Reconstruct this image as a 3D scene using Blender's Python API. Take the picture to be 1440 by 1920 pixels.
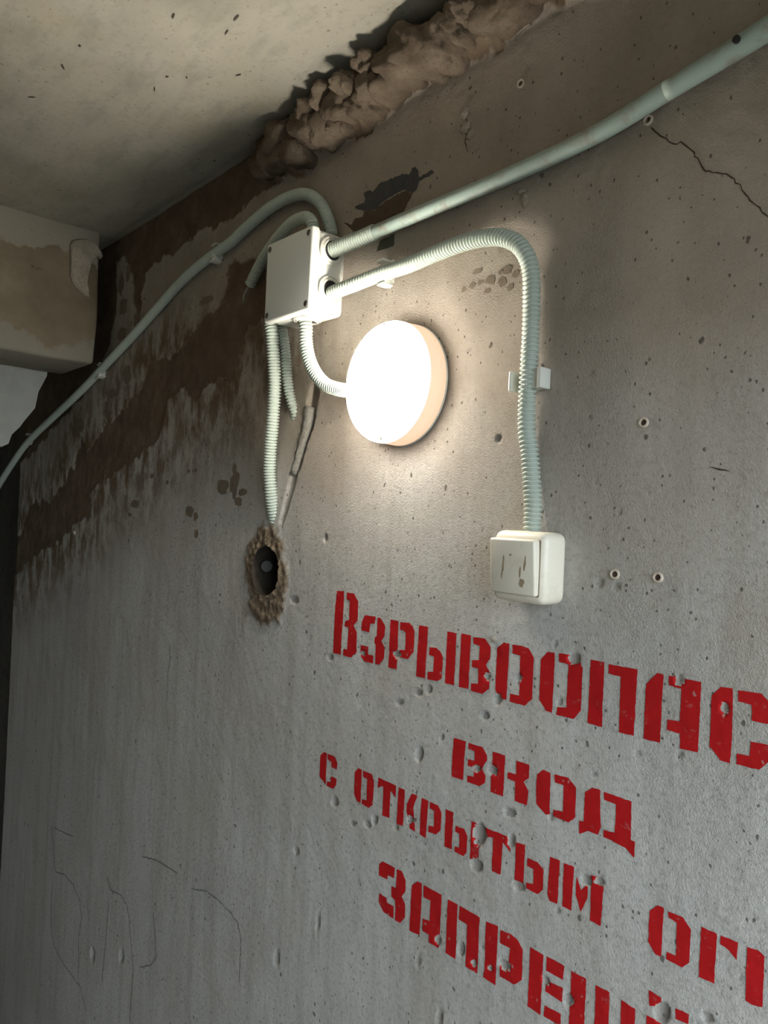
import bpy, bmesh, math, random
import numpy as np
from mathutils import Vector, Matrix, noise as mnoise

for o in list(bpy.data.objects):
    bpy.data.objects.remove(o, do_unlink=True)
scene = bpy.context.scene
COL = scene.collection

# ------------------------------------------------------------------ camera
cam_data = bpy.data.cameras.new('camera')
cam_data.sensor_fit = 'HORIZONTAL'
cam_data.sensor_width = 36.0
cam_data.lens = 36.0 * 1387.0 / 1440.0
cam_data.clip_start = 0.02
cam = bpy.data.objects.new('camera', cam_data)
COL.objects.link(cam)
_r = Vector((0.6599589, 0.7499538, 0.0449842))
_u = Vector((-0.0259249, -0.0371073, 0.9989749))
_b = Vector((0.7508543, -0.6604486, -0.0050468))
cam.matrix_world = Matrix(((_r.x, _u.x, _b.x, 0.0), (_r.y, _u.y, _b.y, -0.65), (_r.z, _u.z, _b.z, 1.60), (0, 0, 0, 1)))
scene.camera = cam

# ------------------------------------------------------------------ daylight
SKY = 8.6             # overcast sky seen through the doorway behind the camera
LAMP_FRONT = 112.0    # glowing face of the round wall lamp
LAMP_SIDE = 0.85     # its thicker, warmer rim
world = bpy.data.worlds.new('overcast_sky')
scene.world = world
world.use_nodes = True
bg = world.node_tree.nodes['Background']
bg.inputs[0].default_value = (0.80, 0.91, 1.0, 1)
bg.inputs[1].default_value = SKY
pd = bpy.data.lights.new('doorway_portal', 'AREA')
pd.shape = 'RECTANGLE'; pd.size = 1.95; pd.size_y = 0.87
pd.cycles.is_portal = True
portal = bpy.data.objects.new('doorway_portal', pd)
COL.objects.link(portal)
portal.location = (0.38, -0.465, 0.975)
portal.rotation_euler = (0, math.radians(90), 0)

vs = scene.view_settings
vs.view_transform = 'Standard'
vs.look = 'None'
vs.gamma = 1.0
vs.use_curve_mapping = False
vs.exposure = 0.0
scene.cycles.max_bounces = 6
scene.cycles.diffuse_bounces = 3

# measured layout in metres: wall coordinates (x along the wall, z height), y = 0 is the wall face
D = {
 'letters': [[[[-0.833,1.4901],[-0.8169,1.4913],[-0.8164,1.4614],[-0.8168,1.4384],[-0.8174,1.4014],[-0.8351,1.4014],[-0.8356,1.4314],[-0.8351,1.4717]],[[-0.8105,1.4902],[-0.7945,1.4904],[-0.7845,1.4802],[-0.7838,1.4543],[-0.7925,1.4465],[-0.7842,1.438],[-0.7834,1.4106],[-0.7954,1.4016],[-0.8121,1.4016],[-0.8119,1.4105],[-0.8039,1.4111],[-0.803,1.4424],[-0.8125,1.4424],[-0.8114,1.4495],[-0.8025,1.453],[-0.803,1.4791],[-0.8103,1.4804]]],[[[-0.7686,1.4637],[-0.7465,1.4649],[-0.7474,1.4553],[-0.7565,1.4539],[-0.7581,1.4419],[-0.775,1.4424],[-0.7742,1.4541]],[[-0.7424,1.4641],[-0.7364,1.4642],[-0.7264,1.4553],[-0.7267,1.4416],[-0.7328,1.4343],[-0.726,1.4271],[-0.7262,1.4129],[-0.7347,1.4023],[-0.7431,1.4021],[-0.744,1.4276],[-0.7468,1.4297],[-0.7458,1.4372],[-0.7427,1.4394]],[[-0.7751,1.4221],[-0.759,1.4227],[-0.7587,1.4118],[-0.7472,1.4123],[-0.7475,1.4018],[-0.7665,1.4014],[-0.7749,1.408]]],[[[-0.7165,1.4647],[-0.701,1.4651],[-0.7001,1.4027],[-0.7169,1.4022]],[[-0.6976,1.4642],[-0.6813,1.4655],[-0.6749,1.4626],[-0.6704,1.4558],[-0.6705,1.4306],[-0.6799,1.4196],[-0.6963,1.4191],[-0.6969,1.4285],[-0.6865,1.43],[-0.6865,1.4515],[-0.6902,1.4543],[-0.6975,1.4542]]],[[[-0.6632,1.465],[-0.6472,1.4654],[-0.6477,1.4014],[-0.6642,1.401]],[[-0.643,1.4409],[-0.6309,1.442],[-0.6245,1.439],[-0.619,1.4323],[-0.6197,1.4067],[-0.6266,1.4022],[-0.6437,1.4011],[-0.6437,1.4107],[-0.6341,1.412],[-0.6343,1.4306],[-0.6433,1.4313]],[[-0.6139,1.4646],[-0.5985,1.4646],[-0.5991,1.4024],[-0.6141,1.4024]]],[[[-0.5908,1.4656],[-0.5758,1.4655],[-0.5765,1.4029],[-0.5917,1.4021]],[[-0.5723,1.4641],[-0.5541,1.4651],[-0.5454,1.4564],[-0.5457,1.4434],[-0.5513,1.4356],[-0.5448,1.428],[-0.5449,1.41],[-0.5543,1.4019],[-0.5721,1.4018],[-0.5726,1.4103],[-0.5622,1.4118],[-0.5623,1.4294],[-0.5723,1.4295],[-0.5722,1.4373],[-0.5621,1.439],[-0.5619,1.4554],[-0.5719,1.4564]]],[[[-0.5269,1.4651],[-0.5183,1.4653],[-0.5197,1.4028],[-0.528,1.4019],[-0.536,1.4104],[-0.536,1.457]],[[-0.5143,1.4647],[-0.5021,1.4654],[-0.492,1.4643],[-0.4847,1.4555],[-0.4847,1.4111],[-0.4941,1.4019],[-0.5147,1.4018],[-0.5146,1.4104],[-0.5021,1.411],[-0.5027,1.4544],[-0.514,1.4549]]],[[[-0.4679,1.4643],[-0.4584,1.4654],[-0.458,1.4586],[-0.458,1.4277],[-0.4588,1.4022],[-0.467,1.4029],[-0.4681,1.4057],[-0.4754,1.412],[-0.4755,1.4552]],[[-0.453,1.4653],[-0.435,1.4668],[-0.4277,1.4617],[-0.4239,1.4556],[-0.4242,1.4129],[-0.4322,1.4021],[-0.4534,1.4017],[-0.4524,1.4098],[-0.4411,1.4118],[-0.4411,1.4555],[-0.4434,1.4562],[-0.4526,1.4565]]],[[[-0.415,1.4656],[-0.3995,1.4659],[-0.3996,1.4017],[-0.416,1.4022]],[[-0.3949,1.4648],[-0.3641,1.4651],[-0.3648,1.4022],[-0.3806,1.4016],[-0.3813,1.4549],[-0.3945,1.4557]]],[[[-0.3443,1.4657],[-0.3382,1.4655],[-0.3384,1.4024],[-0.3549,1.4022],[-0.3549,1.4533]],[[-0.3328,1.465],[-0.3268,1.4656],[-0.3199,1.4651],[-0.3024,1.4655],[-0.303,1.4031],[-0.3196,1.4021],[-0.32,1.4154],[-0.3324,1.4159],[-0.3324,1.4254],[-0.3205,1.4262],[-0.3204,1.4558],[-0.3324,1.4565]]],[[[-0.285,1.465],[-0.275,1.4656],[-0.2742,1.4463],[-0.2739,1.4225],[-0.2747,1.4014],[-0.2828,1.4015],[-0.2929,1.4109],[-0.2926,1.456]],[[-0.2703,1.4649],[-0.2513,1.4661],[-0.2465,1.4618],[-0.243,1.458],[-0.2428,1.442],[-0.2581,1.442],[-0.2589,1.4549],[-0.2616,1.4552],[-0.2699,1.4555]],[[-0.2585,1.4242],[-0.2426,1.4255],[-0.2429,1.4121],[-0.2505,1.4029],[-0.2696,1.4021],[-0.2695,1.4111],[-0.2589,1.4119]]],[[[-0.5957,1.3414],[-0.5761,1.342],[-0.578,1.3196],[-0.5778,1.2965],[-0.5961,1.2953],[-0.5968,1.317]],[[-0.5724,1.3413],[-0.551,1.3422],[-0.5439,1.3349],[-0.5431,1.3293],[-0.5501,1.3179],[-0.5442,1.3114],[-0.5443,1.3038],[-0.5528,1.2971],[-0.5714,1.2965],[-0.5719,1.3037],[-0.5617,1.305],[-0.5617,1.3156],[-0.572,1.3152],[-0.5718,1.3226],[-0.562,1.3236],[-0.5622,1.3333],[-0.564,1.3345],[-0.572,1.3345]]],[[[-0.5356,1.3413],[-0.5176,1.3417],[-0.5181,1.2963],[-0.5357,1.296],[-0.5362,1.3137],[-0.5306,1.3199],[-0.5353,1.3264]],[[-0.5021,1.3406],[-0.4851,1.3406],[-0.4848,1.3264],[-0.4914,1.3205],[-0.4845,1.3122],[-0.4857,1.2968],[-0.5022,1.2967],[-0.5023,1.3172],[-0.5131,1.318],[-0.513,1.325],[-0.5018,1.3254]]],[[[-0.4661,1.3408],[-0.4574,1.3399],[-0.4566,1.3153],[-0.4564,1.2972],[-0.4609,1.2954],[-0.4734,1.3029],[-0.4748,1.3186],[-0.4744,1.3332]],[[-0.4526,1.34],[-0.4354,1.3411],[-0.4259,1.3344],[-0.4254,1.3045],[-0.4326,1.2969],[-0.4521,1.2965],[-0.4521,1.3037],[-0.4403,1.3052],[-0.4406,1.3321],[-0.4516,1.3319]]],[[[-0.407,1.3402],[-0.3979,1.3405],[-0.3974,1.3206],[-0.3957,1.3053],[-0.3987,1.2963],[-0.4096,1.2963],[-0.4199,1.2897],[-0.4205,1.3027],[-0.4154,1.3036],[-0.4151,1.3331]],[[-0.3941,1.34],[-0.3646,1.3398],[-0.3635,1.3039],[-0.3591,1.3039],[-0.3593,1.2886],[-0.3684,1.2945],[-0.3835,1.2963],[-0.3928,1.2963],[-0.3927,1.3034],[-0.3807,1.3047],[-0.3802,1.332],[-0.3937,1.3326]]],[[[-0.846,1.2567],[-0.839,1.257],[-0.8382,1.2123],[-0.8534,1.22],[-0.8536,1.2504]],[[-0.8367,1.2571],[-0.8199,1.2575],[-0.8134,1.2499],[-0.8144,1.2408],[-0.8268,1.2409],[-0.8269,1.2477],[-0.8366,1.2492]],[[-0.8263,1.2279],[-0.8138,1.228],[-0.8145,1.2189],[-0.8208,1.2118],[-0.8364,1.2112],[-0.8352,1.2185],[-0.8274,1.2197]]],[[[-0.7671,1.2564],[-0.7601,1.2564],[-0.7597,1.2116],[-0.7671,1.2112],[-0.7741,1.2201],[-0.7746,1.2492]],[[-0.7577,1.2561],[-0.7392,1.2565],[-0.7337,1.2493],[-0.7343,1.2178],[-0.7421,1.2108],[-0.7576,1.2112],[-0.7573,1.2178],[-0.7473,1.219],[-0.7482,1.2469],[-0.7571,1.2478]]],[[[-0.7257,1.2561],[-0.6909,1.2559],[-0.6906,1.2404],[-0.7009,1.2462],[-0.7007,1.2114],[-0.7144,1.2102],[-0.7147,1.2468],[-0.7177,1.2473],[-0.7258,1.2424]]],[[[-0.686,1.2555],[-0.6742,1.2558],[-0.6746,1.2099],[-0.6868,1.209]],[[-0.6613,1.2552],[-0.6517,1.255],[-0.6575,1.2388],[-0.6553,1.2248],[-0.6524,1.2107],[-0.6625,1.2113],[-0.6644,1.2199],[-0.6698,1.2302],[-0.6697,1.2386]]],[[[-0.6443,1.2549],[-0.6323,1.2551],[-0.6336,1.2095],[-0.6443,1.2102]],[[-0.6297,1.255],[-0.6159,1.255],[-0.6093,1.2487],[-0.6096,1.2274],[-0.6168,1.2197],[-0.63,1.2184],[-0.6292,1.2264],[-0.6213,1.2273],[-0.6216,1.2464],[-0.6296,1.2474]]],[[[-0.6029,1.2545],[-0.5903,1.2554],[-0.5904,1.2114],[-0.6024,1.2105]],[[-0.5858,1.2408],[-0.5725,1.242],[-0.5669,1.2354],[-0.5672,1.2165],[-0.5717,1.2106],[-0.5858,1.2105],[-0.5856,1.2168],[-0.5786,1.2179],[-0.5789,1.2337],[-0.5858,1.2339]],[[-0.5617,1.2546],[-0.5488,1.2548],[-0.5483,1.2361],[-0.5489,1.2124],[-0.5615,1.2114]]],[[[-0.5422,1.2542],[-0.5078,1.2555],[-0.5043,1.2398],[-0.5156,1.2471],[-0.5167,1.2108],[-0.5288,1.2101],[-0.5295,1.247],[-0.5346,1.246],[-0.5399,1.2433]]],[[[-0.4976,1.2533],[-0.4854,1.2548],[-0.4858,1.2106],[-0.4975,1.213]],[[-0.482,1.242],[-0.4686,1.2429],[-0.4606,1.2383],[-0.4603,1.2173],[-0.4673,1.2097],[-0.4821,1.21],[-0.4819,1.2163],[-0.4728,1.2179],[-0.4732,1.2334],[-0.4819,1.2337]],[[-0.4534,1.2541],[-0.4414,1.2549],[-0.4415,1.2202],[-0.4424,1.2098],[-0.452,1.2094],[-0.4545,1.2148]]],[[[-0.4364,1.2542],[-0.4243,1.2547],[-0.425,1.2105],[-0.436,1.2102]],[[-0.4209,1.2466],[-0.4149,1.235],[-0.4094,1.2427],[-0.4076,1.2419],[-0.4075,1.2304],[-0.4143,1.214],[-0.4209,1.2287]],[[-0.4042,1.2544],[-0.3977,1.2558],[-0.397,1.2492],[-0.3901,1.249],[-0.3912,1.2103],[-0.4034,1.2103],[-0.4038,1.2419]]],[[[-0.3341,1.2546],[-0.3283,1.2548],[-0.3286,1.2102],[-0.3342,1.21],[-0.3418,1.2179],[-0.3416,1.2467]],[[-0.3239,1.2535],[-0.3099,1.2543],[-0.3023,1.2467],[-0.3026,1.2175],[-0.3092,1.21],[-0.3239,1.2105],[-0.3233,1.2171],[-0.3149,1.2175],[-0.3154,1.2468],[-0.3234,1.248]]],[[[-0.2933,1.2534],[-0.2797,1.2534],[-0.2801,1.21],[-0.2936,1.2094]],[[-0.2763,1.2534],[-0.2618,1.254],[-0.2622,1.2392],[-0.2687,1.244],[-0.2763,1.2458]]],[[[-0.2544,1.2537],[-0.2462,1.255],[-0.2405,1.2525],[-0.2406,1.2106],[-0.2489,1.2084],[-0.254,1.2094]]],[[[-0.7094,1.1523],[-0.6859,1.1528],[-0.6864,1.1394],[-0.6984,1.1385],[-0.6994,1.1328],[-0.7154,1.1322],[-0.7156,1.1466]],[[-0.6823,1.1523],[-0.6734,1.1539],[-0.6653,1.1455],[-0.6651,1.1317],[-0.6714,1.1226],[-0.6648,1.1161],[-0.6637,1.0999],[-0.6719,1.0889],[-0.6818,1.0882],[-0.6825,1.1123],[-0.6906,1.1146],[-0.6909,1.1277],[-0.6822,1.1289]],[[-0.7138,1.1093],[-0.6993,1.1091],[-0.6985,1.1037],[-0.6854,1.104],[-0.6851,1.0886],[-0.7044,1.0888],[-0.7145,1.0979]]],[[[-0.645,1.1519],[-0.6372,1.1526],[-0.6368,1.126],[-0.6377,1.089],[-0.6554,1.0869],[-0.6544,1.1434]],[[-0.634,1.1521],[-0.603,1.1527],[-0.6038,1.1137],[-0.6044,1.0888],[-0.6216,1.0879],[-0.6215,1.0968],[-0.633,1.0966],[-0.6333,1.1113],[-0.6213,1.1135],[-0.6212,1.1381],[-0.6337,1.1373]]],[[[-0.5929,1.1516],[-0.5775,1.1524],[-0.5772,1.0889],[-0.5933,1.0886]],[[-0.5746,1.152],[-0.5434,1.1523],[-0.5435,1.0888],[-0.5615,1.088],[-0.5613,1.136],[-0.5745,1.1361]]],[[[-0.5341,1.1518],[-0.5166,1.1542],[-0.5171,1.0888],[-0.5351,1.0888],[-0.5336,1.0974]],[[-0.5133,1.1516],[-0.499,1.1536],[-0.4898,1.1518],[-0.4825,1.1445],[-0.4822,1.1123],[-0.4916,1.1029],[-0.5115,1.1017],[-0.5122,1.1144],[-0.5009,1.1146],[-0.4991,1.1383],[-0.513,1.1375]]],[[[-0.4729,1.1517],[-0.4562,1.151],[-0.457,1.0883],[-0.4733,1.0889]],[[-0.4522,1.1518],[-0.4306,1.1523],[-0.4312,1.1377],[-0.452,1.1369]],[[-0.4493,1.1272],[-0.431,1.1296],[-0.4314,1.1148],[-0.4521,1.1154],[-0.4518,1.1209]],[[-0.4521,1.1009],[-0.4321,1.1028],[-0.4319,1.0909],[-0.4529,1.0894]]],[[[-0.4222,1.1512],[-0.4048,1.152],[-0.4048,1.0892],[-0.422,1.0877]],[[-0.3941,1.1512],[-0.3789,1.1522],[-0.3781,1.0901],[-0.3931,1.0893]],[[-0.3663,1.1513],[-0.3517,1.1505],[-0.3503,1.0917],[-0.3655,1.0909]]],[[[-0.3391,1.1747],[-0.327,1.1739],[-0.327,1.166],[-0.3378,1.1609]],[[-0.3133,1.1715],[-0.301,1.1726],[-0.3012,1.1637],[-0.3128,1.1622]],[[-0.3403,1.151],[-0.3263,1.1516],[-0.3257,1.0973],[-0.3394,1.0963]]]],
 'pits': [[-0.7015,1.4219,0.005,0.0034],[-0.7709,1.4108,0.0034,0.0022],[-0.8415,1.3934,0.005,0.0038],[-0.6592,1.3812,0.0056,0.0033],[-0.6408,1.389,0.0037,0.0045],[-0.5485,1.4225,0.0031,0.003],[-0.5323,1.4,0.0038,0.0053],[-0.6934,1.3617,0.006,0.0027],[-0.5498,1.378,0.0047,0.0042],[-0.4348,1.463,0.0057,0.0049],[-0.5041,1.4305,0.0029,0.0034],[-0.4498,1.4151,0.0026,0.0033],[-0.4589,1.4738,0.002,0.0022],[-0.3231,1.4636,0.0025,0.0038],[-0.3606,1.3863,0.0027,0.002],[-0.3196,1.3964,0.002,0.0029],[-0.2811,1.447,0.0018,0.0037],[-0.5575,1.3158,0.004,0.003],[-0.5347,1.3205,0.0053,0.0041],[-0.5083,1.2821,0.0065,0.004],[-0.6524,1.3059,0.0046,0.0084],[-0.6156,1.3364,0.0026,0.0038],[-0.4548,1.2942,0.002,0.0033],[-0.4063,1.3533,0.0024,0.0021],[-0.8168,1.1952,0.006,0.0059],[-0.775,1.1787,0.0045,0.0028],[-0.744,1.1886,0.0054,0.0035],[-0.7294,1.1992,0.0042,0.0055],[-0.6879,1.2037,0.003,0.0033],[-0.6623,1.2219,0.0038,0.0039],[-0.5492,1.2432,0.007,0.0112],[-0.5519,1.2077,0.007,0.0059],[-0.5037,1.2523,0.0036,0.0068],[-0.4918,1.2084,0.0063,0.0039],[-0.4095,1.2475,0.0048,0.0042],[-0.3946,1.2519,0.0041,0.0031],[-0.4414,1.2036,0.0019,0.0021],[-0.6061,1.0973,0.0034,0.0043],[-0.5695,1.1043,0.004,0.0072],[-0.5494,1.0974,0.0024,0.0029],[-0.5064,1.117,0.0058,0.004],[-0.5254,1.1037,0.0015,0.0023],[-0.5388,1.1205,0.0023,0.0018],[-0.4526,1.1265,0.0033,0.0038],[-0.4249,1.1211,0.0037,0.0052],[-0.3257,1.1605,0.0055,0.0085],[-0.2848,1.1786,0.0041,0.0036],[-0.2591,1.2246,0.0013,0.0022],[-0.6382,1.0552,0.0036,0.0038],[-0.5988,1.0081,0.0043,0.0061],[-0.9033,1.0943,0.0054,0.0046],[-0.9406,0.9159,0.0057,0.007],[-1.6697,0.5769,0.0094,0.0114],[-1.5121,0.6471,0.0081,0.0106],[-0.842,1.0132,0.0037,0.0081],[-0.4084,1.5429,0.003,0.0037],[-0.39,1.5411,0.0029,0.0026],[-0.9387,1.4648,0.0085,0.0049],[-0.8671,1.5634,0.0039,0.0047],[-0.5475,1.6937,0.0039,0.0043],[-0.5986,1.8023,0.0026,0.0019],[-0.3901,1.614,0.0017,0.0026],[-0.4296,1.7086,0.0025,0.0016],[-0.4183,1.6439,0.0012,0.0022],[-0.4826,1.6116,0.0021,0.0017],[-0.4288,1.7541,0.0019,0.0022]],
 'P1': [[-1.9746,2.2363],[-1.7759,2.2408],[-1.3756,2.2548],[-1.0488,2.2397],[-0.8038,2.2239],[-0.5825,2.2368],[-0.456,2.1713],[-0.4818,2.1588],[-0.5241,2.1576],[-0.5776,2.1515],[-0.6426,2.156],[-0.718,2.1529],[-0.7757,2.1444],[-0.8373,2.146],[-0.8961,2.1391],[-0.9524,2.1442],[-0.9681,2.1251],[-1.033,2.1438],[-1.0798,2.1433],[-1.1216,2.133],[-1.2045,2.1166],[-1.3139,2.1275],[-1.4082,2.1143],[-1.5566,2.1071],[-1.5666,2.0476],[-1.57,1.9785],[-1.593,2.0057],[-1.625,2.1066],[-1.6796,2.161],[-1.734,2.1674],[-1.7099,2.0998],[-1.7153,2.0388],[-1.7439,1.9809],[-1.7871,1.9232],[-1.8883,1.8753],[-2.0817,1.8147],[-2.3068,1.7359],[-2.5214,1.6928],[-2.9089,1.6052],[-2.9942,2.0493],[-2.3696,2.1372]],
 'P2': [[-1.0698,2.0063],[-1.1147,2.0346],[-1.169,2.0379],[-1.1847,2.0253],[-1.2033,1.9782],[-1.2573,1.9577],[-1.3558,1.9225],[-1.4117,1.8931],[-1.4678,1.9047],[-1.5242,1.8904],[-1.5632,1.8441],[-1.6775,1.805],[-1.755,1.7754],[-1.8474,1.7323],[-1.9108,1.7603],[-1.9517,1.6884],[-2.1219,1.6012],[-2.3051,1.5939],[-2.3851,1.4934],[-2.6011,1.4415],[-2.866,1.3822],[-2.8311,1.2006],[-2.5741,1.2882],[-2.4045,1.3747],[-2.2163,1.4443],[-2.1209,1.4714],[-2.0149,1.4962],[-1.9235,1.5391],[-1.8115,1.5668],[-1.8291,1.6196],[-1.7214,1.6652],[-1.6256,1.6784],[-1.4498,1.7378],[-1.4193,1.8033],[-1.3832,1.8268],[-1.3463,1.8295],[-1.2936,1.7898],[-1.2452,1.8323],[-1.1541,1.8329],[-1.1375,1.8914],[-1.1112,1.9149],[-1.0539,1.9161],[-1.0064,1.9149]],
 'bulge': [[-1.1271,2.1762],[-1.0804,2.2289],[-0.9293,2.2241],[-0.759,2.2193],[-0.5821,2.2303],[-0.4633,2.1864],[-0.3398,2.136],[-0.1721,2.1016],[-0.1706,2.0559],[-0.3387,2.1106],[-0.4818,2.1588],[-0.5241,2.1576],[-0.5776,2.1515],[-0.6426,2.156],[-0.718,2.1529],[-0.7757,2.1444],[-0.8373,2.146],[-0.8961,2.1391],[-0.9524,2.1442],[-0.9681,2.1251],[-1.033,2.1438]],
 'groove': [[-0.9118,1.7815],[-0.9222,1.7379],[-0.9409,1.6899],[-0.9616,1.6407],[-0.9824,1.586]],
 'smears': [[[[-0.8314,2.0394],[-0.8102,2.0384],[-0.8099,2.0525],[-0.7996,2.0527],[-0.7929,2.0482],[-0.7795,2.0549],[-0.7432,2.054],[-0.7315,2.0543],[-0.7196,2.0482],[-0.7133,2.0555],[-0.7066,2.0548],[-0.7017,2.0486],[-0.7001,2.0396],[-0.6753,2.0413],[-0.6718,2.036],[-0.6986,2.0338],[-0.7024,2.0242],[-0.7111,2.0214],[-0.7254,2.0311],[-0.7416,2.0305],[-0.7629,2.028],[-0.7847,2.0212],[-0.808,2.0261],[-0.8298,2.0356]],0],[[[-0.8093,2.0256],[-0.7846,2.0204],[-0.7616,2.0268],[-0.7403,2.0293],[-0.7241,2.0292],[-0.7111,2.0206],[-0.7236,2.004],[-0.7343,1.9912],[-0.7652,1.9898],[-0.806,1.9972],[-0.8301,2.0026],[-0.8561,2.0232],[-0.8363,2.0145],[-0.8314,2.0208],[-0.8127,2.019]],1],[[[-0.7716,1.9753],[-0.7428,1.9776],[-0.7428,1.9609],[-0.7781,1.9614]],2]],
 'blots_a': [[-0.6111,1.8763,0.0038,0.0033],[-0.5974,1.8781,0.0046,0.0042],[-0.5853,1.8791,0.0039,0.0034],[-0.5742,1.8667,0.0053,0.0027],[-0.5691,1.8791,0.0076,0.0059],[-0.5516,1.8732,0.0057,0.0054],[-0.54,1.8642,0.005,0.004],[-0.5453,1.885,0.0062,0.0049],[-0.5325,1.8779,0.0047,0.0044],[-0.5907,1.8939,0.0073,0.0032],[-0.5551,1.885,0.0034,0.0031]],
 'blots_b': [[-1.1729,1.6382,0.0183,0.0125],[-1.1329,1.6447,0.015,0.0224],[-1.1349,1.6672,0.0063,0.0129],[-1.1054,1.6288,0.0133,0.0063],[-1.115,1.6129,0.011,0.0076],[-1.2919,1.5908,0.0164,0.0098],[-1.2688,1.5828,0.0088,0.0076],[-1.2619,1.5502,0.0065,0.0089],[-1.3073,1.6682,0.0061,0.0035],[-1.2773,1.6695,0.0059,0.0035],[-1.3974,1.6474,0.0067,0.0052],[-1.473,1.6612,0.009,0.0054],[-1.5512,1.6021,0.0213,0.0096],[-1.5781,1.5774,0.01,0.004]],
 'ghost': [[-1.6637,2.0472,0.0194,0.0213],[-1.6661,1.9869,0.0271,0.0155],[-1.626,1.8874,0.0224,0.0226],[-1.7091,1.8542,0.0261,0.0133],[-1.7403,1.818,0.0125,0.0237],[-1.6845,2.1008,0.0138,0.0235],[-1.6489,2.1237,0.0115,0.0193],[-1.5897,2.008,0.0127,0.0187],[-1.2673,1.9873,0.0261,0.0089],[-1.9153,1.7936,0.0357,0.017]],
 'plugs': [[-0.5369,0.0,2.0935],[-0.3774,0.0,1.9929],[-0.3687,0.0,1.6998],[-0.3923,0.0,1.5529],[-0.3474,0.0,1.5539],[-1.9133,0.0,1.522]],
 'cracks': [[[-0.3754,1.986],[-0.3639,1.9731],[-0.3517,1.9612],[-0.3432,1.9592],[-0.3336,1.95],[-0.3261,1.9376],[-0.3196,1.9258],[-0.3082,1.9192],[-0.2952,1.9122],[-0.2874,1.9023],[-0.2805,1.89],[-0.2721,1.8806],[-0.262,1.8673]],[[-1.3548,1.3282],[-1.3498,1.3031],[-1.354,1.2763],[-1.3531,1.2452],[-1.3545,1.2137]],[[-0.623,2.0949],[-0.6147,2.0724],[-0.6209,2.0603],[-0.6147,2.0433]],[[-0.304,1.6557],[-0.2945,1.6541],[-0.2861,1.6521]]],
 'pencil': [[[-1.9866,0.7599],[-1.9626,0.7169],[-1.9506,0.6702],[-1.9367,0.6586],[-1.8754,0.6771],[-1.8113,0.6755],[-1.7632,0.6583],[-1.7467,0.6235],[-1.759,0.5711],[-1.7482,0.5239],[-1.7513,0.4807]],[[-1.9639,0.762],[-1.889,0.774],[-1.8267,0.7879]],[[-1.9601,0.6154],[-1.9606,0.5583],[-1.9487,0.5011],[-1.914,0.4777],[-1.8541,0.4676],[-1.7832,0.4701],[-1.7307,0.4704],[-1.69,0.4352]],[[-1.6113,0.776],[-1.5834,0.758],[-1.5291,0.7684],[-1.4985,0.7601],[-1.4817,0.735],[-1.4679,0.6953],[-1.4522,0.6571],[-1.4516,0.6029],[-1.4553,0.5374]],[[-1.5933,0.7345],[-1.5936,0.6857],[-1.599,0.6249],[-1.6088,0.5469]],[[-1.4341,0.8866],[-1.3727,0.9031],[-1.314,0.9105],[-1.2767,0.9145]],[[-1.2181,0.9093],[-1.1653,0.9269],[-1.1258,0.9298],[-1.0875,0.9271],[-1.0541,0.9196],[-1.0431,0.8991],[-1.0426,0.8703],[-1.0423,0.827]],[[-1.3718,0.8008],[-1.3575,0.7637],[-1.3482,0.7248],[-1.3706,0.6967],[-1.4204,0.6681]]],
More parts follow.
